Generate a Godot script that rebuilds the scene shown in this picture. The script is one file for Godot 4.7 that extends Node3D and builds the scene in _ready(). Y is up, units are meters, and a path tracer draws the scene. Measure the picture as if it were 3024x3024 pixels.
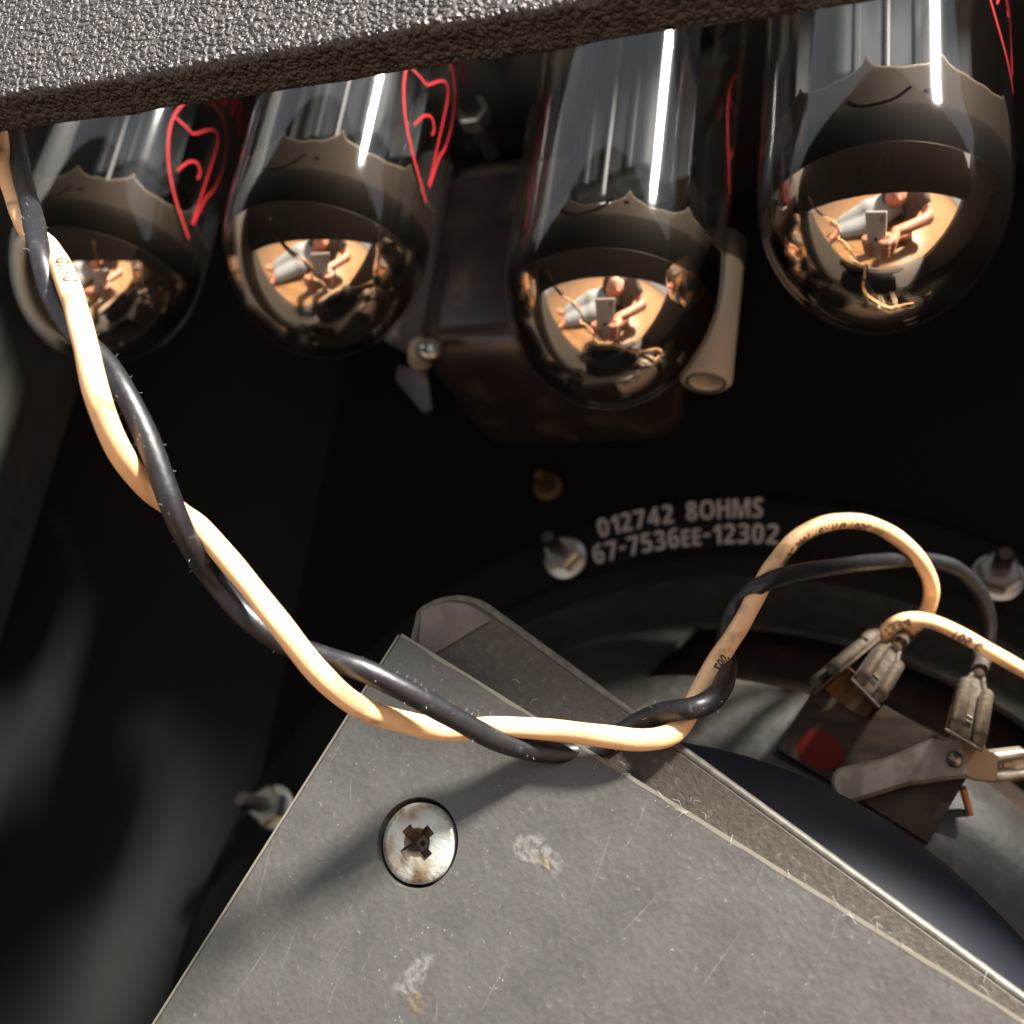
extends Node3D
# The open back of a valve amplifier: four power tubes hang behind the top back panel, a twisted pair of wires
# crosses the square magnet plate of the loudspeaker. Lengths in millimetres are turned into metres by V() and MM.

const MM := 0.001
const FLOOR := -270.0          # the floor below the camera, in millimetres
const SPK := Vector2(-27.5, -38.7)
const TURN := -25.6            # how the square magnet plate is turned
var rng := RandomNumberGenerator.new()
var M := {}
var taken := {}


func V(x: float, y: float, z: float) -> Vector3:
	return Vector3(x, y - FLOOR, z) * MM


func col(r: float, g: float, b: float) -> Color:
	return Color(r, g, b).linear_to_srgb()


# ------------------------------------------------------------------ naming
func numbered(called: String, parent: Node) -> String:
	var key := str(parent.get_instance_id()) + called
	var n: int = taken.get(key, 0)
	taken[key] = n + 1
	return called if n == 0 else "%s_%03d" % [called, n]


func put(called: String, mesh: Mesh, mat: Material, parent: Node = self) -> MeshInstance3D:
	var o := MeshInstance3D.new()
	o.name = numbered(called, parent)
	o.mesh = mesh
	if mat:
		o.material_override = mat
	parent.add_child(o, true)
	return o


func thing(called: String, label: String, category: String, at: Vector3, group := "") -> Node3D:
	var o := Node3D.new()
	o.name = numbered(called, self)
	add_child(o, true)
	o.position = at
	return tag(o, label, category, group)


func tag(o: Node3D, label: String, category: String, group := "") -> Node3D:
	o.set_meta("label", label)
	o.set_meta("category", category)
	if group:
		o.set_meta("group", group)
	return o


func structure(o: Node3D) -> Node3D:
	o.set_meta("kind", "structure")
	return o


# ------------------------------------------------------------------ shapes (all take millimetres)
func quad(st: SurfaceTool, p: Array, n: Array, t: Array) -> void:
	# front faces run clockwise seen from the side that the normals look to
	var mean: Vector3 = n[0] + n[1] + n[2] + n[3]
	var order := [0, 1, 2, 0, 2, 3] if (p[2] - p[0]).cross(p[3] - p[1]).dot(mean) <= 0.0 else [0, 2, 1, 0, 3, 2]
	for k in order:
		st.set_normal(n[k])
		st.set_uv(t[k])
		st.add_vertex(p[k] * MM)


# four corners in any turn; front faces are made to look along «out»
func face(st: SurfaceTool, a: Vector3, b: Vector3, c: Vector3, d: Vector3, out: Vector3, uv := []) -> void:
	var t: Array = uv if uv else [Vector2(0, 0), Vector2(1, 0), Vector2(1, 1), Vector2(0, 1)]
	if (b - a).cross(c - a).dot(out) > 0.0:
		quad(st, [a, d, c, b], [out, out, out, out], [t[0], t[3], t[2], t[1]])
	else:
		quad(st, [a, b, c, d], [out, out, out, out], t)


func begin() -> SurfaceTool:
	var st := SurfaceTool.new()
	st.begin(Mesh.PRIMITIVE_TRIANGLES)
	return st


# profile of (radius, height) turned round the y axis; smooth. «skip» drops cells; uv = (turn, share of the way)
func lathe(profile: Array, seg := 48, closed := true, shape: Variant = null) -> ArrayMesh:
	var st := begin()
	var n := profile.size()
	var ring: Array = []
	for i in seg + 1:
		var a := TAU * i / seg
		var row: Array = []
		for k in n:
			var p: Vector2 = profile[k]
			if shape != null:
				p = shape.call(p, a, float(k) / (n - 1))
			row.append(Vector3(p.x * sin(a), p.y, p.x * cos(a)))
		ring.append(row)
	for i in seg:
		for k in n - 1:
			var na := [_ln(ring, i, k), _ln(ring, i + 1, k), _ln(ring, i + 1, k + 1), _ln(ring, i, k + 1)]
			var p := [ring[i][k], ring[i + 1][k], ring[i + 1][k + 1], ring[i][k + 1]]
			var u0 := float(i) / seg
			var u1 := float(i + 1) / seg
			var v0 := float(k) / (n - 1)
			var v1 := float(k + 1) / (n - 1)
			quad(st, [p[3], p[2], p[1], p[0]], [na[3], na[2], na[1], na[0]], [Vector2(u0, v1), Vector2(u1, v1), Vector2(u1, v0), Vector2(u0, v0)])
	return st.commit()


func _ln(ring: Array, i: int, k: int) -> Vector3:
	var s: int = ring.size() - 1
	var im: int = posmod(i - 1, s)
	var ip: int = (i % s) + 1
	var du: Vector3 = ring[ip][k] - ring[im][k]
	if du.length() < 1e-5:
		return Vector3(0, -1, 0) if k == 0 else Vector3(0, 1, 0)
	var dv: Vector3 = ring[i][mini(k + 1, ring[i].size() - 1)] - ring[i][maxi(k - 1, 0)]
	return du.cross(dv).normalized() * -1.0 if du.cross(dv).dot(Vector3(ring[i][k].x, 0, ring[i][k].z)) < 0.0 and absf(dv.y) > 1e-6 else du.cross(dv).normalized()


# a tube along points; radius may be a number or one per point
func pipe(path: PackedVector3Array, radius: Variant, sides := 14, capped := true) -> ArrayMesh:
	var st := begin()
	var f := frames(path)
	var along := 0.0
	for i in path.size() - 1:
		var step := path[i].distance_to(path[i + 1])
		for k in sides:
			var p := []
			var n := []
			for c in [[i, k], [i, k + 1], [i + 1, k + 1], [i + 1, k]]:
				var a: float = TAU * c[1] / sides
				var r: float = radius[c[0]] if radius is Array else radius
				var d: Vector3 = f[c[0]][1] * cos(a) + f[c[0]][2] * sin(a)
				n.append(d)
				p.append(path[c[0]] + d * r)
			quad(st, p, n, [Vector2(along, float(k) / sides), Vector2(along, float(k + 1) / sides), Vector2(along + step, float(k + 1) / sides), Vector2(along + step, float(k) / sides)])
		along += step
	if capped:
		for e in [0, path.size() - 1]:
			var out: Vector3 = f[e][0] * (-1.0 if e == 0 else 1.0)
			var r: float = radius[e] if radius is Array else radius
			for k in range(0, sides, 2):
				var q := []
				for j in 3:
					var a := TAU * (k + j) / sides
					q.append(path[e] + (f[e][1] * cos(a) + f[e][2] * sin(a)) * r)
				face(st, path[e], q[0], q[1], q[2], out)
	return st.commit()


func frames(path: PackedVector3Array) -> Array:
	var out := []
	var side := Vector3.ZERO
	for i in path.size():
		var t: Vector3 = (path[mini(i + 1, path.size() - 1)] - path[maxi(i - 1, 0)]).normalized()
		if side == Vector3.ZERO:
			side = t.cross(Vector3(0.2, 0.1, 1)).normalized()
		side = (side - t * side.dot(t)).normalized()
		out.append([t, side, t.cross(side)])
	return out


# a smooth line through the points, resampled every «step»
func through(points: Array, step := 1.2) -> PackedVector3Array:
	var c := Curve3D.new()
	c.bake_interval = step * 0.5
	for i in points.size():
		var a: Vector3 = points[maxi(i - 1, 0)]
		var b: Vector3 = points[mini(i + 1, points.size() - 1)]
		var d := (b - a).normalized()
		var l0: float = points[i].distance_to(a) / 3.0
		var l1: float = points[i].distance_to(b) / 3.0
		c.add_point(points[i], -d * l0, d * l1)
	var out := PackedVector3Array()
	var n := int(c.get_baked_length() / step)
	for i in n + 1:
		out.append(c.sample_baked(c.get_baked_length() * i / n, true))
	return out


# a box with rounded edges
func rbox(size: Vector3, b: float) -> ArrayMesh:
	var st := begin()
	var h := size / 2.0
	var cuts := func(s: float) -> Array: return [-s, -s + b * 0.3, -s + b, s - b, s - b * 0.3, s]
	for ax in 3:
		var u := (ax + 1) % 3
		var w := (ax + 2) % 3
		var cu: Array = cuts.call(h[u])
		var cw: Array = cuts.call(h[w])
		for s in [-1.0, 1.0]:
			for i in 5:
				for k in 5:
					var p := []
					var n := []
					var t := []
					for c in [[i, k], [i + 1, k], [i + 1, k + 1], [i, k + 1]]:
						var q := Vector3.ZERO
						q[ax] = s * h[ax]
						q[u] = cu[c[0]]
						q[w] = cw[c[1]]
						var inner := q.clamp(-h + Vector3.ONE * b, h - Vector3.ONE * b)
						var d := (q - inner).normalized()
						n.append(d)
						p.append(inner + d * b)
						t.append(Vector2(q[u] / size[u] + 0.5, q[w] / size[w] + 0.5))
					if s > 0.0:
						p.reverse()
						n.reverse()
						t.reverse()
					quad(st, p, n, t)
	return st.commit()


# a polygon in the xy plane with thickness from z0 (front) back to z1 and a small chamfer on the front edge
func slab(poly: PackedVector2Array, z0: float, z1: float, chamfer := 0.3) -> ArrayMesh:
	var st := begin()
	if Geometry2D.is_polygon_clockwise(poly):
		poly.reverse()
	var inset: PackedVector2Array = PackedVector2Array()
	var n := poly.size()
	var outs := []
	for i in n:
		var e0 := (poly[i] - poly[posmod(i - 1, n)]).normalized()
		var e1 := (poly[(i + 1) % n] - poly[i]).normalized()
		var m := (Vector2(e0.y, -e0.x) + Vector2(e1.y, -e1.x)).normalized()
		outs.append(m)
		inset.append(poly[i] - m * chamfer)
	var idx := Geometry2D.triangulate_polygon(inset)
	for k in range(0, idx.size(), 3):
		for side in [0, 1]:
			var src: PackedVector2Array = inset if side == 0 else poly
			var z: float = z0 if side == 0 else z1
			var q := [src[idx[k]], src[idx[k + 1]], src[idx[k + 2]]]
			if ((q[1] - q[0]).cross(q[2] - q[0]) > 0.0) == (side == 0):
				q.reverse()
			for v in q:
				st.set_normal(Vector3(0, 0, 1 if side == 0 else -1))
				st.set_uv(v)
				st.add_vertex(Vector3(v.x, v.y, z) * MM)
	for i in n:
		var j := (i + 1) % n
		var e := (poly[j] - poly[i]).normalized()
		var o := Vector3(e.y, -e.x, 0)
		face(st, Vector3(poly[i].x, poly[i].y, z0 - chamfer), Vector3(poly[j].x, poly[j].y, z0 - chamfer), Vector3(poly[j].x, poly[j].y, z1), Vector3(poly[i].x, poly[i].y, z1), o)
		face(st, Vector3(inset[i].x, inset[i].y, z0), Vector3(inset[j].x, inset[j].y, z0), Vector3(poly[j].x, poly[j].y, z0 - chamfer), Vector3(poly[i].x, poly[i].y, z0 - chamfer), (o + Vector3(0, 0, 1)).normalized())
	return st.commit()


func rounded_rect(x0: float, y0: float, x1: float, y1: float, r: float, n := 8) -> PackedVector2Array:
	var out := PackedVector2Array()
	for c in [[x1 - r, y1 - r, 0], [x0 + r, y1 - r, 1], [x0 + r, y0 + r, 2], [x1 - r, y0 + r, 3]]:
		for k in n + 1:
			var a: float = PI / 2 * (c[2] + float(k) / n)
			out.append(Vector2(c[0] + r * cos(a), c[1] + r * sin(a)))
	return out


func hexagon(r: float) -> PackedVector2Array:
	var out := PackedVector2Array()
	for k in 6:
		out.append(Vector2(r, 0).rotated(TAU * k / 6))
	return out


func join(parts: Array) -> ArrayMesh:
	var st := begin()
	for p in parts:
		st.append_from(p[0], 0, p[1])
	return st.commit()


func xf(x: float, y: float, z: float, b := Basis()) -> Transform3D:
	return Transform3D(b, Vector3(x, y, z) * MM)


# points of flat letters: triangles in millimetres, baseline at y = 0, starting at x = 0
func letters(text: String, height: float) -> Array:
	var f := SystemFont.new()
	f.font_names = PackedStringArray(["Droid Sans"])
	f.font_weight = 700
	var t := TextMesh.new()
	t.text = text
	t.font = f
	t.font_size = 64
	t.pixel_size = 1.0
	t.depth = 0.0
	t.curve_step = 1.5
	t.horizontal_alignment = HORIZONTAL_ALIGNMENT_LEFT
	var a := t.get_mesh_arrays()
	var v: PackedVector3Array = a[Mesh.ARRAY_VERTEX]
	var idx: PackedInt32Array = a[Mesh.ARRAY_INDEX] if a[Mesh.ARRAY_INDEX] != null else PackedInt32Array(range(v.size()))
	var lo := Vector3(1e9, 1e9, 1e9)
	var hi := -lo
	for p in v:
		lo = lo.min(p)
		hi = hi.max(p)
	var k := height / 46.0
	var out := PackedVector2Array()
	for i in idx:
		out.append(Vector2(v[i].x - lo.x, v[i].y - lo.y) * k)
	return [out, (hi.x - lo.x) * k]


# triangles of «flat» points laid on a surface: «place» turns a point into [position, normal]
func laid(flat: PackedVector2Array, place: Callable) -> ArrayMesh:
	var st := begin()
	for k in range(0, flat.size() - 2, 3):
		var q := []
		for j in 3:
			q.append(place.call(flat[k + j]))
		if (q[1][0] - q[0][0]).cross(q[2][0] - q[0][0]).dot(q[0][1]) > 0.0:
			q.reverse()
		for e in q:
			st.set_normal(e[1])
			st.add_vertex(e[0] * MM)
	return st.commit()


# a stroke of that width along flat points, as triangles
func stroke(points: Array, width: float, out: PackedVector2Array) -> void:
	var c := Curve2D.new()
	for i in points.size():
		var a: Vector2 = points[maxi(i - 1, 0)]
		var b: Vector2 = points[mini(i + 1, points.size() - 1)]
		c.add_point(points[i], (a - b) / 6.0, (b - a) / 6.0)
	var p := c.tessellate(4, 3)
	for i in p.size() - 1:
		var d := (p[i + 1] - p[i]).normalized()
		var s := Vector2(-d.y, d.x) * width / 2
		var e := d * width * 0.2
		out.append_array(PackedVector2Array([p[i] + s - e, p[i + 1] + s + e, p[i + 1] - s + e, p[i] + s - e, p[i + 1] - s + e, p[i] - s - e]))


# ------------------------------------------------------------------ materials
func mat(c: Color, rough: float, metal := 0.0) -> StandardMaterial3D:
	var m := StandardMaterial3D.new()
	m.albedo_color = c
	m.roughness = rough
	m.metallic = metal
	return m


func noise_tex(freq: float, size: int, ramp: Array, type := FastNoiseLite.TYPE_SIMPLEX_SMOOTH, octaves := 4, normal := false, bump := 4.0, s := 1) -> NoiseTexture2D:
	var n := FastNoiseLite.new()
	n.noise_type = type
	n.frequency = freq
	n.fractal_octaves = octaves
	n.seed = s
	var t := NoiseTexture2D.new()
	t.width = size
	t.height = size
	t.seamless = true
	t.noise = n
	t.as_normal_map = normal
	t.bump_strength = bump
	if ramp:
		var g := Gradient.new()
		g.offsets = PackedFloat32Array(ramp.map(func(e): return e[0]))
		g.colors = PackedColorArray(ramp.map(func(e): return e[1]))
		t.color_ramp = g
	return t


func tri(m: StandardMaterial3D, per_metre: Vector3) -> StandardMaterial3D:
	m.uv1_triplanar = true
	m.uv1_scale = per_metre
	m.uv1_triplanar_sharpness = 4.0
	return m


func grey(v: float) -> Color:
	return col(v, v, v)


func materials() -> void:
	# black grained vinyl cloth of the back panel
	var t := mat(Color.WHITE, 0.48)
	t.albedo_texture = noise_tex(0.012, 512, [[0.25, col(0.022, 0.019, 0.017)], [0.75, col(0.046, 0.040, 0.037)]])
	t.heightmap_enabled = true
	t.heightmap_scale = 0.095
	var h := noise_tex(0.045, 512, [[0.0, Color.BLACK], [0.42, Color(0.55, 0.55, 0.55)], [1.0, Color.WHITE]], FastNoiseLite.TYPE_CELLULAR, 2)
	h.noise.cellular_return_type = FastNoiseLite.RETURN_DISTANCE2_SUB
	h.noise.domain_warp_enabled = true
	h.noise.domain_warp_amplitude = 14.0
	h.noise.domain_warp_frequency = 0.03
	t.heightmap_texture = h
	t.roughness_texture = noise_tex(0.03, 256, [[0.3, grey(0.75)], [0.7, grey(1.0)]])
	t.roughness = 0.43
	M.vinyl = tri(t, Vector3(37, 37, 37))
	# worn, dull black paint inside the cabinet, with streaks along the boards
	var w := mat(Color.WHITE, 0.5)
	w.albedo_texture = noise_tex(0.02, 512, [[0.2, col(0.042, 0.041, 0.038)], [0.6, col(0.056, 0.0545, 0.0505)], [0.9, col(0.072, 0.069, 0.062)]], FastNoiseLite.TYPE_SIMPLEX_SMOOTH, 5)
	w.roughness_texture = noise_tex(0.02, 256, [[0.3, grey(0.7)], [0.7, grey(1.0)]], FastNoiseLite.TYPE_SIMPLEX_SMOOTH, 4, false, 4.0, 7)
	M.side = tri(w, Vector3(20, 2.5, 14))
	M.board = mat(col(0.007, 0.0065, 0.006), 0.9)
	M.board.metallic_specular = 0.15
	M.cove = mat(col(0.010, 0.0095, 0.009), 0.8)
	M.cove.metallic_specular = 0.3
	M.raw_wood = tri(mat(col(0.33, 0.12, 0.05), 0.8), Vector3(20, 20, 20))
	# glass, getter, tube metals
	var g := mat(Color(1, 1, 1, 0.0), 0.05)
	g.transparency = BaseMaterial3D.TRANSPARENCY_ALPHA
	M.glass = g
	var q := mat(Color.WHITE, 1.0, 1.0)
	var ga := GradientTexture2D.new()
	ga.width = 8
	ga.height = 512
	ga.fill_from = Vector2(0, 0)
	ga.fill_to = Vector2(0, 1)
	ga.gradient = Gradient.new()
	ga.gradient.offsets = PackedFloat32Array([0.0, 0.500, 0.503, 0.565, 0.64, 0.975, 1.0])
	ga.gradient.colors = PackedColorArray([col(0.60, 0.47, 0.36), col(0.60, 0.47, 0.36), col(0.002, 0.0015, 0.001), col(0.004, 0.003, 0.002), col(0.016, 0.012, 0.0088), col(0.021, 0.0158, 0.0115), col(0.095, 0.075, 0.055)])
	q.albedo_texture = ga
	var gr := ga.duplicate() as GradientTexture2D
	gr.gradient = Gradient.new()
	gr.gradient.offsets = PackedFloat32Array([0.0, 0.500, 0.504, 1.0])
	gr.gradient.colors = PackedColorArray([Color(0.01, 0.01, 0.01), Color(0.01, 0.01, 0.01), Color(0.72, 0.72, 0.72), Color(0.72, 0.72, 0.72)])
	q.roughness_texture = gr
	q.texture_repeat = true
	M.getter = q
	M.getter_gap = mat(col(0.003, 0.002, 0.002), 1.0)
	M.getter_gap.metallic_specular = 0.0
	var an := mat(Color.WHITE, 0.6, 0.0)
	an.metallic_specular = 0.25
	an.albedo_texture = noise_tex(0.02, 256, [[0.3, col(0.011, 0.012, 0.012)], [0.7, col(0.020, 0.022, 0.022)]])
	M.anode = tri(an, Vector3(60, 8, 60))
	M.nickel = mat(col(0.05, 0.05, 0.048), 0.6, 0.3)
	M.mica = mat(col(0.55, 0.54, 0.48), 0.35)
	M.red = mat(col(0.22, 0.010, 0.013), 0.65)
	M.red.metallic_specular = 0.25
	M.base = mat(col(0.012, 0.010, 0.010), 0.5)
	# magnet
	M.screw = tri(mat(Color.WHITE, 0.34, 0.35), Vector3(0.085, 0.085, 0.085))
	M.screw.albedo_texture = noise_tex(0.007, 256, [[0.22, col(0.12, 0.08, 0.05)], [0.40, col(0.25, 0.21, 0.155)], [0.56, col(0.36, 0.36, 0.32)], [0.8, col(0.39, 0.42, 0.39)]], FastNoiseLite.TYPE_SIMPLEX_SMOOTH, 3, false, 4.0, 5)
	M.screw.heightmap_enabled = true
	M.screw.heightmap_scale = 0.006
	M.screw.heightmap_texture = noise_tex(0.06, 256, [], FastNoiseLite.TYPE_SIMPLEX_SMOOTH, 3)
	M.bare = mat(col(0.13, 0.12, 0.098), 0.5)
	M.recess_brown = mat(col(0.085, 0.062, 0.044), 0.5, 0.3)  # dark brown for the cut faces of the screw recess
	M.hole = mat(col(0.006, 0.005, 0.004), 0.7)
	var dk := mat(Color.WHITE, 0.62)
	dk.albedo_texture = noise_tex(0.02, 512, [[0.2, col(0.034, 0.028, 0.020)], [0.55, col(0.042, 0.035, 0.025)], [0.80, col(0.050, 0.043, 0.032)], [0.92, col(0.10, 0.09, 0.075)]], FastNoiseLite.TYPE_SIMPLEX_SMOOTH, 6)
	dk.heightmap_enabled = true
	dk.heightmap_scale = 0.006
	dk.heightmap_texture = noise_tex(0.08, 256, [], FastNoiseLite.TYPE_SIMPLEX_SMOOTH, 3)
	M.ledge = tri(dk, Vector3(60, 60, 60))
	var rm := mat(Color.WHITE, 0.5)
	rm.albedo_texture = noise_tex(0.03, 256, [[0.3, col(0.060, 0.056, 0.043)], [0.7, col(0.10, 0.094, 0.074)]])
	M.rim = tri(rm, Vector3(60, 60, 60))
	var corner_tone := mat(Color.WHITE, 0.6)
	corner_tone.albedo_texture = noise_tex(0.02, 256, [[0.3, col(0.085, 0.07, 0.06)], [0.7, col(0.12, 0.10, 0.09)]])
	M.corner_tone = tri(corner_tone, Vector3(30, 30, 30))
	var bk := mat(Color.WHITE, 0.5)
	bk.albedo_texture = noise_tex(0.012, 512, [[0.25, col(0.021, 0.019, 0.015)], [0.62, col(0.030, 0.028, 0.023)], [0.88, col(0.048, 0.045, 0.038)]], FastNoiseLite.TYPE_SIMPLEX_SMOOTH, 6)
	bk.metallic_specular = 0.45
	bk.heightmap_enabled = true
	bk.heightmap_scale = 0.005
	bk.heightmap_texture = noise_tex(0.06, 256, [], FastNoiseLite.TYPE_SIMPLEX_SMOOTH, 4)
	M.basket = tri(bk, Vector3(34, 34, 34))
	M.pot = mat(col(0.018, 0.021, 0.028), 0.5)
	M.pot.metallic_specular = 0.25
	M.flange = mat(col(0.006, 0.006, 0.006), 0.6)  # frame colour darkened for the flange, which lies unlit beside the basket
	M.flange.metallic_specular = 0.22
	var pp := mat(Color.WHITE, 0.95)
	pp.albedo_texture = noise_tex(0.03, 256, [[0.3, col(0.016, 0.009, 0.005)], [0.7, col(0.034, 0.018, 0.010)]])
	M.paper = tri(pp, Vector3(20, 20, 20))
	M.zinc = mat(col(0.56, 0.55, 0.50), 0.28, 1.0)
	M.bolt = mat(col(0.06, 0.05, 0.045), 0.45, 0.7)
	M.print = mat(col(0.36, 0.36, 0.36), 0.7)
	# terminals
	var fb := mat(Color.WHITE, 0.55)
	fb.metallic_specular = 0.25
	fb.albedo_texture = noise_tex(0.012, 256, [[0.3, col(0.020, 0.014, 0.009)], [0.7, col(0.042, 0.031, 0.022)]], FastNoiseLite.TYPE_SIMPLEX_SMOOTH, 5)
	M.fibre = tri(fb, Vector3(22, 50, 22))
	M.fibre_edge = mat(col(0.008, 0.007, 0.006), 0.9)
	M.dot = mat(col(0.075, 0.010, 0.008), 0.7)
	M.dot.metallic_specular = 0.15
	var tin := mat(Color.WHITE, 0.36, 0.85)
	tin.albedo_texture = noise_tex(0.02, 256, [[0.3, col(0.20, 0.17, 0.135)], [0.7, col(0.33, 0.29, 0.235)]])
	M.tin = tri(tin, Vector3(60, 60, 60))
	var solder := mat(Color.WHITE, 0.5, 0.35)
	solder.albedo_texture = noise_tex(0.01, 256, [[0.3, col(0.11, 0.095, 0.07)], [0.7, col(0.17, 0.155, 0.125)]])
	M.solder = tri(solder, Vector3(60, 60, 60))
	M.copper = mat(col(0.17, 0.10, 0.045), 0.42, 0.5)
	M.tinsel = mat(col(0.42, 0.20, 0.08), 0.5, 0.6)
	M.brass = mat(col(0.11, 0.075, 0.035), 0.5, 0.5)
	# wires
	var cw := mat(Color.WHITE, 0.42)
	cw.albedo_texture = noise_tex(0.015, 256, [[0.16, col(0.42, 0.26, 0.13)], [0.27, col(0.74, 0.455, 0.235)], [0.7, col(0.81, 0.51, 0.27)]], FastNoiseLite.TYPE_SIMPLEX_SMOOTH, 4)
	M.cream = tri(cw, Vector3(30, 30, 30))
	var bw := mat(Color.WHITE, 0.42)
	bw.albedo_texture = noise_tex(0.03, 256, [[0.3, col(0.006, 0.006, 0.008)], [0.78, col(0.010, 0.010, 0.012)], [0.90, col(0.05, 0.05, 0.05)]], FastNoiseLite.TYPE_SIMPLEX_SMOOTH, 5)
	bw.heightmap_enabled = true
	bw.heightmap_scale = 0.004
	bw.heightmap_texture = noise_tex(0.05, 256, [], FastNoiseLite.TYPE_SIMPLEX_SMOOTH, 3)
	M.black = tri(bw, Vector3(50, 50, 50))
	M.ink = mat(col(0.05, 0.035, 0.025), 0.7)
	M.lint = mat(col(0.50, 0.49, 0.45), 0.9)
	# transformer and ceramic
	var br := mat(Color.WHITE, 0.27, 0.2)
	br.albedo_texture = noise_tex(0.012, 256, [[0.25, col(0.036, 0.028, 0.026)], [0.65, col(0.058, 0.046, 0.043)], [0.90, col(0.11, 0.08, 0.065)]], FastNoiseLite.TYPE_SIMPLEX_SMOOTH, 5)
	M.enamel = tri(br, Vector3(16, 16, 16))
	M.highlight_grey = mat(col(0.20, 0.19, 0.20), 0.4, 0.3)
	M.lead = mat(col(0.15, 0.01, 0.012), 0.5)
	M.ceramic = mat(col(0.50, 0.475, 0.40), 0.55)
	M.spacer = mat(col(0.40, 0.36, 0.26), 0.5)
	M.steel = mat(col(0.45, 0.45, 0.44), 0.3, 1.0)
	# room
	var fl := mat(Color.WHITE, 0.35)
	fl.albedo_texture = noise_tex(0.02, 512, [[0.2, col(0.20, 0.115, 0.05)], [0.5, col(0.30, 0.18, 0.085)], [0.8, col(0.36, 0.23, 0.115)]], FastNoiseLite.TYPE_SIMPLEX_SMOOTH, 5)
	M.floor = tri(fl, Vector3(0.5, 4, 5))
	M.skin = mat(col(0.52, 0.25, 0.17), 0.5)
	M.hair = mat(col(0.05, 0.03, 0.02), 0.6)
	M.jeans = tri(mat(col(0.30, 0.36, 0.40), 0.85), Vector3(10, 10, 10))
	M.shirt = mat(col(0.10, 0.085, 0.075), 0.85)
	M.phone = mat(col(0.62, 0.60, 0.56), 0.25)
	M.dark = mat(col(0.01, 0.01, 0.012), 0.15)
	M.frame = mat(col(0.7, 0.7, 0.68), 0.5)


# the face of the magnet plate: weathered grey paint with fine scratches, chips and two old drips
func plate_material() -> StandardMaterial3D:
	var n := 1024
	var f := FastNoiseLite.new()
	f.noise_type = FastNoiseLite.TYPE_SIMPLEX_SMOOTH
	f.frequency = 0.011
	f.fractal_octaves = 6
	var base := f.get_image(n, n)
	f.frequency = 0.09
	f.seed = 4
	var fine := f.get_image(n, n)
	f.frequency = 0.02
	f.seed = 9
	var drip := f.get_image(n, n)
	var im := Image.create(n, n, false, Image.FORMAT_RGB8)
	var hm := Image.create(n, n, false, Image.FORMAT_L8)
	# one texel is 0.103 mm; u runs with the plate's x from -55.4, v against its y from 47.6
	var spots := [[Vector2(-25.15, 34.98), 3.4, 1.7, 0.10], [Vector2(-30.43, 16.23), 3.2, 1.25, 1.35]]
	var tans := [[Vector2(-24.25, 34.49), 1.3, 0.7, 0.1], [Vector2(-29.04, 14.08), 1.5, 1.2, 0.0]]
	for y in n:
		for x in n:
			var a := base.get_pixel(x, y).r
			var b := fine.get_pixel(x, y).r
			var v := 0.060 + (a - 0.5) * 0.020 + (b - 0.5) * 0.016
			var c := Color(v * 0.97, v * 0.94, v * 0.86)
			var h := 0.5 + (a - 0.5) * 0.35 + (b - 0.5) * 0.16
			if b > 0.80:
				var k := (b - 0.80) * 2.4
				c = c.lerp(Color(0.26, 0.25, 0.23), minf(k, 0.6))
				h += k * 0.2
			im.set_pixel(x, y, c)
			hm.set_pixel(x, y, Color(h, h, h))
	for pass_ in 2:
		for s in [spots, tans][pass_]:
			var mid: Vector2 = (s[0] - Vector2(-55.4, 47.6)) * Vector2(1, -1) / 0.1006
			var reach := int(s[1] / 0.1006 * 1.6)
			for dy in range(-reach, reach):
				for dx in range(-reach, reach):
					var x := int(mid.x) + dx
					var y := int(mid.y) + dy
					if x < 0 or y < 0 or x >= n or y >= n:
						continue
					var d := (Vector2(dx, dy) * 0.1006).rotated(s[3]) / Vector2(s[1], s[2])
					var e := d.length() + (drip.get_pixel(x, y).r - 0.5) * 1.1
					var k := clampf((1.0 - e) * 4.0, 0.0, 1.0) * clampf(fine.get_pixel(x, y).r * 1.9 - 0.35, 0.1, 1.0)
					if k > 0.0:
						im.set_pixel(x, y, im.get_pixel(x, y).lerp(Color(0.18, 0.178, 0.165) if pass_ == 0 else Color(0.115, 0.085, 0.05), k * (0.5 if pass_ == 0 else 0.75)))
						var hh := hm.get_pixel(x, y).r + 0.12 * k
						hm.set_pixel(x, y, Color(hh, hh, hh))
	# scratches, most of them steep
	for k in 150:
		var p := Vector2(rng.randf() * n, rng.randf() * n)
		var steep := rng.randf() < 0.75
		var d := Vector2.from_angle(rng.randfn(deg_to_rad(-97.0), 0.16) if steep else rng.randf() * TAU)
		var l := rng.randf_range(10, 110) if steep else rng.randf_range(4, 40)
		var s := rng.randf_range(0.08, 0.28)
		for i in int(l):
			var q := p + d * i + Vector2(0, sin(i * 0.05) * 1.5)
			if q.x < 0 or q.y < 0 or q.x >= n or q.y >= n:
				continue
			var fade := s * (1.0 - absf(2.0 * i / l - 1.0)) * rng.randf_range(0.5, 1.0)
			im.set_pixelv(q, im.get_pixelv(q).lerp(Color(0.42, 0.41, 0.37), fade))
	for k in 420:
		var p := Vector2i(rng.randi_range(1, n - 2), rng.randi_range(1, n - 2))
		im.set_pixelv(p, im.get_pixelv(p).lerp(Color(0.75, 0.73, 0.68), rng.randf_range(0.1, 0.7)))
	for y in n:
		for x in n:
			im.set_pixel(x, y, im.get_pixel(x, y).linear_to_srgb())
	var m := mat(Color.WHITE, 0.47, 0.0)
	m.albedo_texture = ImageTexture.create_from_image(im)
	m.heightmap_enabled = true
	m.heightmap_scale = 0.03
	m.heightmap_texture = ImageTexture.create_from_image(hm)
	return m


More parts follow.
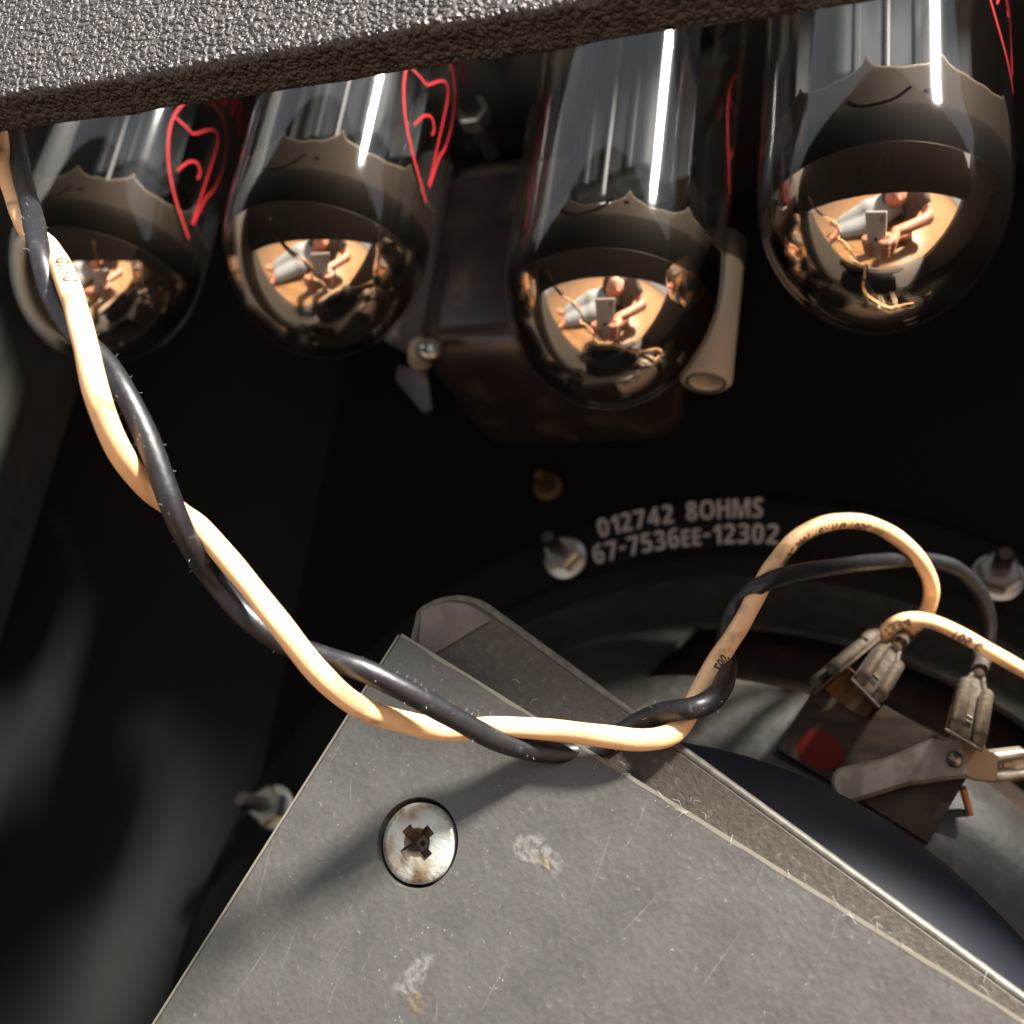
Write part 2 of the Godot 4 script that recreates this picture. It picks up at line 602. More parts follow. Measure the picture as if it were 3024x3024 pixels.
# ------------------------------------------------------------------ the amplifier
func cabinet() -> void:
	var o := thing("amplifier_cabinet", "black painted inside of an open-backed wooden amplifier cabinet", "cabinet", V(0, FLOOR, -160))
	# boards in millimetres about the camera: x from -200 to 330, z from -250 (front) to -72 (back)
	var lx := -204.0
	var rx := 330.0
	var b := func(called: String, x0: float, y0: float, z0: float, x1: float, y1: float, z1: float, m: Material) -> void:
		var n := put(called, rbox(Vector3(x1 - x0, y1 - y0, z1 - z0), 1.5), m, o)
		n.position = Vector3((x0 + x1) / 2, (y0 + y1) / 2 - FLOOR, (z0 + z1) / 2 + 160) * MM
	b.call("side_board", lx - 19, FLOOR + 3, -270, lx, 300, -60, M.side)
	b.call("side_board", rx, FLOOR + 3, -270, rx + 19, 300, -60, M.side)
	b.call("bottom_board", lx - 19, FLOOR, -270.5, rx + 19, FLOOR + 2.9, -59, M.side)
	b.call("top_board", lx - 19, 300.1, -270.5, rx + 19, 319, -59, M.side)
	var bare := put("worn_patch", slab(PackedVector2Array([Vector2(-11, -9), Vector2(-3, -11), Vector2(4, -7), Vector2(9, -8), Vector2(7, 1), Vector2(10, 8), Vector2(3, 6), Vector2(-4, 10), Vector2(-9, 5), Vector2(-7, -2)]), 0.0, -0.6, 0.05), M.raw_wood, o)
	bare.position = Vector3(lx + 0.15, 0.5 - FLOOR, -204 + 160) * MM
	bare.rotation.y = PI / 2
	# a cove added to soften the shading where side board meets baffle
	var cove := begin()
	for k in 16:
		var q := []
		for a in [PI / 2 * k / 16, PI / 2 * (k + 1) / 16]:
			q.append([Vector3(lx + 50 - 50 * cos(a), 0, -246 + 50 - 50 * sin(a) + 160), Vector3(cos(a), 0, sin(a))])
		var lo := Vector3(0, 3, 0)
		var hi := Vector3(0, 300 - FLOOR, 0)
		quad(cove, [q[0][0] + lo, q[1][0] + lo, q[1][0] + hi, q[0][0] + hi], [q[0][1], q[1][1], q[1][1], q[0][1]], [Vector2.ZERO, Vector2.ZERO, Vector2.ZERO, Vector2.ZERO])
	put("added_cove", cove.commit(), M.cove, o)
	# the baffle, with a round hole for the loudspeaker
	var st := begin()
	var seg := 64
	for k in seg:
		var q := []
		for a in [TAU * k / seg, TAU * (k + 1) / seg]:
			var d := Vector2(cos(a), sin(a))
			var far := 1e9
			if absf(d.x) > 1e-6:
				far = minf(far, ((rx if d.x > 0 else lx) - SPK.x) / d.x)
			if absf(d.y) > 1e-6:
				far = minf(far, ((300.0 if d.y > 0 else FLOOR + 3) - SPK.y) / d.y)
			q.append([SPK + d * 119.0, SPK + d * far])
		var z := -246.0
		var p := func(v: Vector2, zz: float) -> Vector3: return Vector3(v.x, v.y - FLOOR, zz + 160)
		face(st, p.call(q[0][0], z), p.call(q[1][0], z), p.call(q[1][1], z), p.call(q[0][1], z), Vector3(0, 0, 1))
		face(st, p.call(q[0][0], -264), p.call(q[1][0], -264), p.call(q[1][1], -264), p.call(q[0][1], -264), Vector3(0, 0, -1))
		var inward: Vector2 = (SPK - q[0][0]).normalized()
		face(st, p.call(q[0][0], z), p.call(q[1][0], z), p.call(q[1][0], -264), p.call(q[0][0], -264), Vector3(inward.x, inward.y, 0))
	put("baffle_board", st.commit(), M.board, o)
	var cloth := put("grille_cloth", rbox(Vector3(rx - lx, 300 - FLOOR - 4, 3), 0.5), M.board, o)
	cloth.position = Vector3((rx + lx) / 2, (300 - FLOOR) / 2 + 1, -268 + 160) * MM
	# a brass wood screw in the baffle
	var s := thing("wood_screw", "small brass screw end in the dark board above the ringed speaker bolt", "screw", V(-83.54, 101.73, -245.00))
	put("shank", pipe(PackedVector3Array([Vector3(0, 0, 0), Vector3(0, 0, 7), Vector3(0, 0, 9)]), [2.2, 2.2, 1.0], 10), M.brass, s)
	put("washer", lathe([Vector2(0, 0.2), Vector2(3.6, 0.2), Vector2(4.0, 0.6), Vector2(3.6, 1.0), Vector2(0, 1.0)], 20), M.brass, s).rotation.x = PI / 2


func back_panel() -> void:
	var o := thing("back_panel", "upper back panel covered in grained black vinyl, worn along its lower edge", "panel", V(60, 81, -75))
	# the face towards the room, a slightly waved lower edge, its underside
	var st := begin()
	var nx := 160
	var half := 290.0
	var r := 1.3
	var prof := []
	prof.append([Vector2(78, 3), Vector3(0, 0, 1)])
	prof.append([Vector2(r + 2, 3), Vector3(0, 0, 1)])
	for k in 5:
		var a := PI / 2 * k / 4
		prof.append([Vector2(r - r * sin(a), 3 - r + r * cos(a)), Vector3(0, -sin(a), cos(a))])
	for k in 5:
		var a := PI / 2 * k / 4
		prof.append([Vector2(r - r * cos(a), -3 + r - r * sin(a)), Vector3(0, -cos(a), -sin(a))])
	prof.append([Vector2(r + 2, -3), Vector3(0, 0, -1)])
	prof.append([Vector2(78, -3), Vector3(0, 0, -1)])
	var wob := FastNoiseLite.new()
	wob.frequency = 0.045
	for i in nx:
		for k in prof.size() - 1:
			var p := []
			var n := []
			for c in [[i, k], [i, k + 1], [i + 1, k + 1], [i + 1, k]]:
				var x: float = -half + 2 * half * c[0] / nx
				var e: Vector2 = prof[c[1]][0]
				var low := 1.0 if e.x < 5 else 0.0
				var w := (wob.get_noise_2d(x * 3.0, e.y * 9.0) * 0.5 + wob.get_noise_2d(x * 0.4, 50) * 0.6) * low
				p.append(Vector3(x, e.x + w, e.y + wob.get_noise_2d(x * 2.0, 90 + e.x) * 0.25 * low))
				n.append(prof[c[1]][1])
			quad(st, p, n, [Vector2.ZERO, Vector2.RIGHT, Vector2.ONE, Vector2.DOWN])
	face(st, Vector3(-half, 78, 3), Vector3(half, 78, 3), Vector3(half, 78, -3), Vector3(-half, 78, -3), Vector3(0, 1, 0))
	put("vinyl_cover", st.commit(), M.vinyl, o)
	# crumbs of dust lying on the vinyl
	var dust := []
	for k in 26:
		var q := rbox(Vector3(rng.randf_range(0.15, 0.5), rng.randf_range(0.15, 0.5), 0.2), 0.08)
		dust.append([q, xf(rng.randf_range(-175, -20), rng.randf_range(2, 30), 3.08, Basis(Vector3(0, 0, 1), rng.randf() * TAU))])
	put("dust_crumbs", join(dust), M.lint, o).set_meta("kind", "stuff")


func chassis() -> void:
	var o := thing("amplifier_chassis", "steel chassis tray above the tubes", "chassis", V(60, 184, -170))
	put("tray", rbox(Vector3(520, 60, 130), 2), M.steel, o).position = Vector3(0, 30, 0) * MM


const R_GLASS := 19.2
const R_GET := 18.5

func vacuum_tube(x: float, z: float, tip: float, spin: float, label: String, mark: float, low: float, up: float) -> void:
	var o := thing("vacuum_tube", label, "vacuum tube", V(x, tip, z), "power tubes hanging in a row")
	# everything below is measured up from the tip of the dome
	var prof := []
	for k in 15:
		var a := PI / 2 * k / 14
		prof.append(Vector2(R_GLASS * sin(a) + 1e-4, 24.6 * (1 - cos(a))))
	for y in [27, 34, 45, 60, 80, 92]:
		prof.append(Vector2(R_GLASS, y))
	put("glass_envelope", lathe(prof, 64), M.glass, o)
	# the mirror flashed on the inside of the dome; its upper edge runs in scallops
	var gp := []
	for k in 19:
		var a := PI / 2 * k / 18
		gp.append(Vector2(R_GET * sin(a) + 1e-4, 0.8 + 23.2 * (1 - cos(a))))
	for k in 12:
		gp.append(Vector2(R_GET, 24.5 + 0.7 * k))
	var edge := func(p: Vector2, a: float, v: float) -> Vector2:
		if p.y < 24.0:
			return p
		var ph := fposmod((a + spin) / TAU * 10.0 + 0.09 * sin(3.0 * (a + spin)), 1.0)
		var d := absf(ph - 0.5) * 2.0
		var top := low - 0.6 + 2.1 * pow(d, 2.6) + 0.9 * exp(-pow((1.0 - d) / 0.07, 2.0)) + 0.12 * sin(31.0 * a) + 0.5 * sin(2.0 * a + spin * 3.0)
		return Vector2(p.x, 24.0 + (p.y - 24.0) / 8.2 * (top - 24.0))
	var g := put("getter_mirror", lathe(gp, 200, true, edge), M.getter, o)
	# a crack and two pinholes in the mirror
	var flat := PackedVector2Array()
	stroke([Vector2(-4.2, 0.6), Vector2(-2.6, -0.7), Vector2(0, -0.9), Vector2(2.4, -0.2), Vector2(4.4, 1.7)], 0.45, flat)
	stroke([Vector2(-6.6, -0.6), Vector2(-6.1, -0.6)], 0.6, flat)
	stroke([Vector2(6.4, 1.1), Vector2(6.9, 1.2)], 0.6, flat)
	var on := func(r: float, a0: float, y0: float) -> Callable:
		return func(p: Vector2) -> Array:
			var a := a0 + p.x / r
			var d := Vector3(sin(a), 0, cos(a))
			return [d * r + Vector3(0, y0 + p.y, 0), d]
	put("bare_crack", laid(flat, on.call(R_GET + 0.06, spin * 0.0 + deg_to_rad(-2), 25.4)), M.getter_gap, g)
	# plate structure
	var an := put("anode", rbox(Vector3(17, 52, 11), 2.2), M.anode, o)
	an.position = Vector3(0, 67, 0) * MM
	an.rotation.y = spin
	for s in [-1.0, 1.0]:
		put("pressed_rib", rbox(Vector3(1.3, 50, 0.9), 0.4), M.anode, an).position = Vector3(s * 4.6, 0, 5.6) * MM
		var w := put("anode_fin", rbox(Vector3(5.4, 52, 0.5), 0.2), M.anode, an)
		w.position = Vector3(s * 11.1, 0, 0) * MM
	put("support_rod", pipe(PackedVector3Array([Vector3(0, 38, 5.9).rotated(Vector3.UP, spin), Vector3(0, 92, 5.9).rotated(Vector3.UP, spin)]), 0.45, 10), M.nickel, o)
	for y in [27.0, 93.0]:
		put("mica_spacer", lathe([Vector2(1e-4, 0), Vector2(16.5, 0), Vector2(16.7, 0.2), Vector2(16.5, 0.4), Vector2(1e-4, 0.4)], 40, true, func(p: Vector2, a: float, _v: float) -> Vector2: return Vector2(p.x * (1.0 + 0.05 * signf(sin(a * 14.0)) * float(p.x > 5)), p.y)), M.mica, o).position.y = y * MM
	# the red emblem fired on the glass: a drop-shaped outline round a looped stroke
	var e := PackedVector2Array()
	var wd := 0.5
	var tall := func(p: Vector2) -> Vector2: return Vector2(p.x * 0.95, p.y * 1.16)
	stroke([Vector2(3.4, -13.5), Vector2(-1.5, -9.5), Vector2(-5.4, -4), Vector2(-7.4, 2), Vector2(-7.4, 7), Vector2(-5, 11.6), Vector2(0, 13.6), Vector2(4.6, 12.3), Vector2(7.6, 8.4), Vector2(8.2, 4), Vector2(7.2, -0.5)].map(tall), wd, e)
	stroke([Vector2(7.2, -0.5), Vector2(6.2, -2.2), Vector2(5.0, -4.4), Vector2(3.5, -10.5)].map(tall), wd * 1.4, e)
	stroke([Vector2(-7.0, 6.2), Vector2(-4.2, 5.6), Vector2(-2.4, 5.4), Vector2(0.6, 8.2), Vector2(2.6, 9.2), Vector2(4.0, 8.0), Vector2(4.1, 3), Vector2(3.3, -10.5)].map(tall), wd, e)
	stroke([Vector2(-3.6, -3.2), Vector2(-1.8, -0.4), Vector2(0.2, 0.6), Vector2(1.6, -0.6), Vector2(1.4, -2.0)].map(tall), wd, e)
	put("red_emblem", laid(e, on.call(R_GLASS + 0.04, mark, up)), M.red, o)
	var tops := PackedVector2Array()
	for k in 5:
		stroke([Vector2(-6.5 + 3.2 * k, 21), Vector2(-6.5 + 3.2 * k, 26)], 1.3, tops)
	for k in 4:
		stroke([Vector2(-6.5 + 3.2 * k, 21.0 + 2.4 * (k % 3)), Vector2(-3.3 + 3.2 * k, 21.0 + 2.4 * (k % 3))], 1.0, tops)
	put("red_lettering", laid(tops, on.call(R_GLASS + 0.04, mark + 0.3, up - 3.0)), M.red, o)
	put("tube_base", lathe([Vector2(R_GLASS - 1, 90), Vector2(R_GLASS + 0.6, 91), Vector2(R_GLASS + 0.6, 108), Vector2(1e-4, 108)], 40), M.base, o)


func transformer() -> void:
	var o := thing("output_transformer", "dark brown transformer can between the second and third tubes", "transformer", V(-83, 122, -226))
	var body := put("can", rbox(Vector3(60, 60, 60), 9), M.enamel, o)
	body.position = Vector3(5, 24, 0) * MM
	var edge := put("edge_highlight", rbox(Vector3(5.5, 56, 9), 1.6), M.highlight_grey, o)  # pale strip added as the highlight along the can's rounded left edge
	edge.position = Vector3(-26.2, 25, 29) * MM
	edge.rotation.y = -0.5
	put("mounting_foot", rbox(Vector3(66, 3, 40), 1), M.enamel, o).position = Vector3(6, 55.6, -4) * MM
	for s in [-1.0, 1.0]:
		put("hanger_strap", rbox(Vector3(5, 8, 8), 1), M.bolt, o).position = Vector3(6 + s * 29, 58, -4) * MM
	# standoff and screw at the lower corner
	var s := thing("spacer_screw", "pale spacer with zinc screw beside the second tube's dome", "screw", V(-99.76, 114.29, -190.00))
	put("spacer", pipe(PackedVector3Array([Vector3(-3.2, 0.5, -6), Vector3(-0.8, 0, -1)]), 3.1, 18), M.spacer, s)
	var hd := put("screw_head", lathe([Vector2(1e-4, 1.6), Vector2(1.4, 1.5), Vector2(2.7, 0.9), Vector2(3.1, 0), Vector2(3.1, -1.2), Vector2(1e-4, -1.2)], 24), M.zinc, s)
	hd.position = Vector3(1.6, -0.2, -0.6) * MM
	hd.rotation = Vector3(PI / 2 - 0.2, 0.5, 0)
	put("lug_plate", slab(PackedVector2Array([Vector2(-9, -1), Vector2(-1, -3), Vector2(2, -13), Vector2(0, -14), Vector2(-9, -5)]), -6, -7, 0.1), M.enamel, s)
	var nut := thing("hex_nut", "dull hex nut against the dark beside the second tube's red emblem", "nut", V(-91.25, 170.33, -178.00))
	put("nut", slab(hexagon(4.2), 2, -2, 0.5), M.zinc, nut)
	put("bolt_end", pipe(PackedVector3Array([Vector3(0, 0, -14), Vector3(0, 0, 4)]), 2.3, 14), M.bolt, nut)
	# ceramic tube resistor
	var c := thing("ceramic_resistor", "white hollow ceramic tube standing behind the third glass tube", "resistor", V(-32.04, 98.16, -182.00))
	put("body", lathe([Vector2(2.9, 27), Vector2(2.9, 0.6), Vector2(3.4, 0.0), Vector2(4.7, 0.1), Vector2(5.1, 0.6), Vector2(5.1, 27)], 40), M.ceramic, c)
	put("end_cap", lathe([Vector2(1e-4, 27.0), Vector2(5.4, 27.0), Vector2(5.4, 33.0), Vector2(3.0, 33.5), Vector2(1.0, 34), Vector2(1.0, 120)], 28), M.bolt, c)
	c.rotation.z = -0.03


func base_outline() -> PackedVector2Array:
	var left := PackedVector2Array([Vector2(-61.8, 47.2), Vector2(-61.5, 60), Vector2(70, 60), Vector2(70, -60), Vector2(-44, -60), Vector2(-52.5, 12), Vector2(-57, 38)])
	return Geometry2D.intersect_polygons(rounded_rect(-61.4, -51.2, 62, 51.2, 8), left)[0]


func in_plate(x: float, y: float) -> Vector2:
	return Vector2(x, y).rotated(deg_to_rad(TURN))


func loudspeaker() -> void:
	var o := thing("loudspeaker", "black framed loudspeaker seen from behind with a square grey magnet plate", "loudspeaker", V(SPK.x, SPK.y, -116))
	# --- the grey square plate with four screw holes
	var x0 := -55.4
	var y1 := 47.6
	var side := 103.0
	var hr := 5.15
	var holes := [Vector2(x0 + 16.8, y1 - 19.5), Vector2(x0 + side - 16.8, y1 - 19.5), Vector2(x0 + 16.8, y1 - side + 19.5), Vector2(x0 + side - 16.8, y1 - side + 19.5)]
	var ch := 0.35
	var xs := [x0 + ch, holes[0].x - 8, holes[0].x + 8, holes[1].x - 8, holes[1].x + 8, x0 + side - ch]
	var ys := [y1 - side + ch, holes[2].y - 8, holes[2].y + 8, holes[0].y - 8, holes[0].y + 8, y1 - ch]
	var st := begin()
	var uv := func(p: Vector2) -> Vector2: return Vector2((p.x - x0) / side, (y1 - p.y) / side)
	var P := func(p: Vector2, z: float) -> Vector3:
		var q := in_plate(p.x, p.y)
		return Vector3(q.x, q.y, z)
	for i in 5:
		for k in 5:
			var a := Vector2(xs[i], ys[k])
			var b := Vector2(xs[i + 1], ys[k + 1])
			var hole := (i == 1 or i == 3) and (k == 1 or k == 3)
			if not hole:
				var c := [a, Vector2(b.x, a.y), b, Vector2(a.x, b.y)]
				face(st, P.call(c[0], 0), P.call(c[1], 0), P.call(c[2], 0), P.call(c[3], 0), Vector3(0, 0, 1), c.map(uv))
				continue
			var mid := (a + b) / 2
			for s in 40:
				var q := []
				for ang in [TAU * s / 40, TAU * (s + 1) / 40]:
					var d := Vector2(cos(ang), sin(ang))
					q.append([mid + d * hr, mid + d * 8.0 / maxf(absf(d.x), absf(d.y)), mid + d * (hr - 0.5)])
				face(st, P.call(q[0][0], 0), P.call(q[1][0], 0), P.call(q[1][1], 0), P.call(q[0][1], 0), Vector3(0, 0, 1), [q[0][0], q[1][0], q[1][1], q[0][1]].map(uv))
				var inward: Vector3 = P.call(mid - q[0][0], 0)
				face(st, P.call(q[0][0], 0), P.call(q[1][0], 0), P.call(q[1][2], -2.9), P.call(q[0][2], -2.9), inward.normalized(), [q[0][0], q[1][0], q[1][2], q[0][2]].map(uv))
	var cor := [Vector2(x0, y1 - side), Vector2(x0 + side, y1 - side), Vector2(x0 + side, y1), Vector2(x0, y1)]
	var cin := [Vector2(x0 + ch, y1 - side + ch), Vector2(x0 + side - ch, y1 - side + ch), Vector2(x0 + side - ch, y1 - ch), Vector2(x0 + ch, y1 - ch)]
	for k in 4:
		var j := (k + 1) % 4
		var out: Vector3 = P.call([Vector2(0, -1), Vector2(1, 0), Vector2(0, 1), Vector2(-1, 0)][k], 0)
		face(st, P.call(cor[k], -ch), P.call(cor[j], -ch), P.call(cor[j], -3), P.call(cor[k], -3), out, [cor[k], cor[j], cor[j], cor[k]].map(uv))
		face(st, P.call(cin[k], 0), P.call(cin[j], 0), P.call(cor[j], -ch), P.call(cor[k], -ch), (out + Vector3(0, 0, 1)).normalized(), [cin[k], cin[j], cor[j], cor[k]].map(uv))
	var plate := put("magnet_plate", st.commit(), plate_material(), o)
	# bare metal where the paint has worn off the plate's two near edges
	var bare := begin()
	for e in [[Vector2(x0 + 0.3, y1 - 0.18), Vector2(x0 + side - 0.3, y1 - 0.18), 0.24, 31], [Vector2(x0 + 0.12, y1 - side), Vector2(x0 + 0.12, y1 - 0.3), 0.03, 77]]:
		var seg := 90
		var across: Vector2 = (e[1] - e[0]).orthogonal().normalized()
		var wn := FastNoiseLite.new()
		wn.seed = e[3]
		wn.frequency = 0.06
		for k in seg:
			var q := []
			for j in [k, k + 1]:
				var w: float = e[2] * (0.75 + wn.get_noise_1d(j * 3.0) * 0.9)
				var m: Vector2 = e[0].lerp(e[1], float(j) / seg)
				q.append([m + across * w, m - across * 0.25])
			face(bare, P.call(q[0][0], 0.03), P.call(q[1][0], 0.03), P.call(q[1][1], 0.03), P.call(q[0][1], 0.03), Vector3(0, 0, 1))
			face(bare, P.call(q[0][0], 0.03), P.call(q[1][0], 0.03), P.call(q[1][0], -0.3), P.call(q[0][0], -0.3), P.call(across, 0))
			face(bare, P.call(q[0][1], 0.03), P.call(q[1][1], 0.03), P.call(q[1][1], -0.3), P.call(q[0][1], -0.3), P.call(-across, 0))
	put("worn_edge", bare.commit(), M.bare, plate)
	for k in 4:
		var pos := in_plate(holes[k].x, holes[k].y)
		var sc := screw(plate)
		sc.position = Vector3(pos.x, pos.y, -0.25) * MM
	# --- the darker base plate behind it, turned a little further
	var base := put("magnet_base", slab(base_outline(), -3.02, -10, 0.5), M.ledge, o)
	base.rotation_degrees.z = TURN - 5.5
	var rim := begin()
	var rr := base_outline()
	var path := PackedVector3Array()
	for p in rr:
		path.append(Vector3(p.x, p.y, -3.6))
	path.append(path[0])
	var bead := put("base_rim", pipe(path, 0.6, 10, false), M.rim, o)
	bead.rotation_degrees.z = TURN - 5.5
	var corner_poly := PackedVector2Array()
	for p in rounded_rect(-61.2, 20, -40, 50.4, 7.4):
		corner_poly.append(p)
	corner_poly = Geometry2D.intersect_polygons(corner_poly, PackedVector2Array([Vector2(-70, 60), Vector2(-47.5, 60), Vector2(-55.8, 41.5), Vector2(-57, 41.0), Vector2(-61.8, 47.2), Vector2(-70, 47.2)]))[0]
	var corner_tone := put("paler_corner", slab(corner_poly, -2.72, -3.0, 0.1), M.corner_tone, o)  # paler piece laid over the base plate's rounded corner
	corner_tone.rotation_degrees.z = TURN - 5.5
	# --- round pot behind the magnet
	var pot := [Vector2(1e-4, -9.5), Vector2(42, -9.5)]
	for k in 9:
		var a := PI / 2 * k / 8
		pot.append(Vector2(43 + 17 * sin(a), -26.5 + 17 * cos(a)))
	pot.append_array([Vector2(60.5, -40), Vector2(61, -52)])
	var pm := put("magnet_pot", lathe(pot, 96), M.pot, o)
	pm.rotation.x = PI / 2
	# --- basket: flange, sloping body with four windows
	var bp := []
	var fp := []
	var rows := [[46, -50], [62, -50.5], [70, -53], [75, -57], [78, -62], [84, -74], [91, -90], [98, -104], [105, -115], [112, -122], [115.5, -124.3], [118, -124], [119.5, -123.3], [120.7, -123.3], [121.8, -124.2], [123.2, -124.6], [134.5, -124.6], [136, -125.2], [136.6, -126.4], [136.6, -129]]
	for e in rows:
		if e[0] < 116:
			bp.append(Vector2(e[0], e[1]))
		if e[0] > 115:
			fp.append(Vector2(e[0], e[1]))
	put("flange", sheet(fp, 180, func(_a: float, _r: float) -> bool: return false), M.flange, o)
	put("basket", sheet(bp, 180, func(a: float, r: float) -> bool:
		return r > 76.5 and r < 98.5 and fposmod(98.0 - rad_to_deg(a), 90.0) < 56.0), M.basket, o)
	# paper cone and dust cap side of the magnet gap, seen through the windows
	var cone := [Vector2(28, -64), Vector2(34, -66)]
	for k in 60:
		var t := k / 59.0
		cone.append(Vector2(lerpf(36, 108, t), lerpf(-67.5, -127, t) + 0.5 * sin(k * 1.4)))
	cone.append_array([Vector2(114, -124.9), Vector2(118, -128)])
	var cm := put("paper_cone", lathe(cone, 96), M.paper, o)
	cm.rotation.x = PI / 2
	# --- bolts that hold the flange
	for p in [Vector2(-116.72, 49.70), Vector2(-47.25, 118.56), Vector2(53.09, 116.58)]:
		mounting_bolt(o, p)
	for k in 5:
		mounting_bolt(o, Vector2(cos(deg_to_rad(20.0 - 45.0 * k)), sin(deg_to_rad(20.0 - 45.0 * k))) * 129.8)
	# --- white stamped numbers on the flange
	ring_text(o, "012742 8OHMS", 107.4, 130.6, 5.1, 0.62)
	ring_text(o, "67-7536EE-12302", 108.6, 123.9, 5.1, 0.62)
	# --- terminal board
	terminal_board(o)
	# paint drip on the pot
	var drip := put("paint_drip", rbox(Vector3(2.0, 5.5, 1.6), 0.75), M.dark, pm)
	drip.visible = true
	var dp: Vector2 = Vector2(35.06, 41.12)
	drip.position = Vector3(dp.x, -24.5, -dp.y) * MM
	drip.rotation = Vector3(-0.9, 0.3, 0.2)
	# lint caught on the plate's worn edge
	var hairs := []
	for k in 40:
		var x := rng.randf_range(-30, 40)
		var y := y1 - 0.2 + rng.randf_range(-0.4, 0.6)
		if k > 30:
			x = rng.randf_range(-40, 42)
			y = y1 + rng.randf_range(0.5, 2.6)
		var q := in_plate(x, y)
		var l := rng.randf_range(0.4, 1.5)
		var d := Vector3(rng.randf_range(-1, 1), rng.randf_range(-0.7, 1), 0.1).normalized() * l
		var z := 0.05 if k <= 30 else -2.6
		var s := Vector3(q.x, q.y, z)
		hairs.append([pipe(through([s, s + d * 0.5 + Vector3(rng.randf_range(-0.3, 0.3), 0.2, 0.2), s + d], 0.3), 0.014, 5), Transform3D()])
	put("lint", join(hairs), M.lint, o).set_meta("kind", "stuff")


# a sheet of metal turned round z from (radius, z) pairs, with openings where «gap» says so; 1.2 mm thick
func sheet(profile: Array, seg: int, gap: Callable) -> ArrayMesh:
	var rows := []
	for k in profile.size() - 1:
		var n := maxi(1, int((profile[k + 1] - profile[k]).length() / 2.5))
		for j in n:
			rows.append(profile[k].lerp(profile[k + 1], float(j) / n))
	rows.append(profile[-1])
	var st := begin()
	var nr := rows.size()
	var nv := []
	for k in nr:
		var d: Vector2 = (rows[mini(k + 1, nr - 1)] - rows[maxi(k - 1, 0)]).normalized()
		var m := Vector2(-d.y, d.x)
		nv.append(m if m.y > 0 or (absf(m.y) < 0.05 and m.x > 0) else -m)
	var lean := func(k: int) -> float: return -deg_to_rad(0.12) * clampf(rows[k].x - 77.0, 0.0, 24.0)
	var at := func(i: int, k: int, back: bool) -> Vector3:
		var a: float = TAU * i / seg + lean.call(k)
		var p: Vector2 = rows[k] - (nv[k] * 1.2 if back else Vector2.ZERO)
		return Vector3(p.x * cos(a), p.x * sin(a), p.y)
	var nn := func(i: int, k: int) -> Vector3:
		var a: float = TAU * i / seg + lean.call(k)
		return Vector3(nv[k].x * cos(a), nv[k].x * sin(a), nv[k].y)
	var keep := func(i: int, k: int) -> bool:
		if k < 0 or k >= nr - 1:
			return false
		return not gap.call(TAU * (posmod(i, seg) + 0.5) / seg, (rows[k].x + rows[k + 1].x) / 2)
	var z2 := [Vector2.ZERO, Vector2.ZERO, Vector2.ZERO, Vector2.ZERO]
	for i in seg:
		for k in nr - 1:
			if not keep.call(i, k):
				continue
			var c := [[i, k], [i + 1, k], [i + 1, k + 1], [i, k + 1]]
			for back in [false, true]:
				var p := c.map(func(e): return at.call(e[0], e[1], back))
				var n := c.map(func(e): return nn.call(e[0], e[1]) * (-1.0 if back else 1.0))
				if (p[1] - p[0]).cross(p[2] - p[0]).dot(n[0]) > 0.0:
					p.reverse()
					n.reverse()
				quad(st, p, n, z2)
			for e in [[i - 1, k, i, k, i, k + 1], [i + 1, k, i + 1, k, i + 1, k + 1], [i, k - 1, i, k, i + 1, k], [i, k + 1, i, k + 1, i + 1, k + 1]]:
				if not keep.call(e[0], e[1]):
					var a: Vector3 = at.call(e[2], e[3], false)
					var b: Vector3 = at.call(e[4], e[5], false)
					var mid: Vector3 = (at.call(i, k, false) + at.call(i + 1, k + 1, false)) / 2
					var out := ((a + b) / 2 - mid).normalized()
					face(st, a, b, at.call(e[4], e[5], true), at.call(e[2], e[3], true), out)
	return st.commit()


var screw_mesh: Mesh

func screw(parent: Node3D) -> Node3D:
	var s := Node3D.new()
	s.name = numbered("screw", parent)
	parent.add_child(s, true)
	# head with a cross recess, cut out of a low dome
	var head := CSGCombiner3D.new()
	head.name = "cross_head"
	s.add_child(head, true)
	head.scale = Vector3.ONE * MM
	head.rotation = Vector3(PI / 2 + 0.02, 0, 0)
	var disc := CSGCylinder3D.new()
	disc.name = "disc"
	disc.radius = 4.6
	disc.height = 2.6
	disc.sides = 64
	disc.position.y = -0.6
	disc.material = M.screw
	head.add_child(disc)
	var cap := CSGSphere3D.new()
	cap.name = "dome"
	cap.radius = 16.0
	cap.radial_segments = 96
	cap.rings = 64
	cap.operation = CSGShape3D.OPERATION_INTERSECTION
	cap.position.y = -15.6
	cap.material = M.screw
	head.add_child(cap)
	for k in 2:
		var slot := CSGPolygon3D.new()
		slot.name = "slot_%s" % ["one", "two"][k]
		slot.polygon = PackedVector2Array([Vector2(-2.5, 1.2), Vector2(-2.15, 0.0), Vector2(-0.7, -1.5), Vector2(0.7, -1.5), Vector2(2.15, 0.0), Vector2(2.5, 1.2)])
		slot.depth = 1.3
		slot.operation = CSGShape3D.OPERATION_SUBTRACTION
		slot.rotation.y = deg_to_rad(48 + 90 * k)
		slot.position = Vector3(0, 0, 0.65).rotated(Vector3.UP, slot.rotation.y)
		slot.material = M.recess_brown
		head.add_child(slot)
	var pit := CSGCylinder3D.new()
	pit.name = "pit"
	pit.cone = true
	pit.radius = 2.0
	pit.height = 2.8
	pit.sides = 24
	pit.rotation.x = PI
	pit.position.y = -0.6
	pit.operation = CSGShape3D.OPERATION_SUBTRACTION
	pit.material = M.recess_brown
	head.add_child(pit)
	put("hole_floor", lathe([Vector2(1e-4, -2.2), Vector2(4.95, -2.2), Vector2(4.95, -2.6), Vector2(1e-4, -2.6)], 40), M.hole, s).rotation.x = PI / 2
	return s


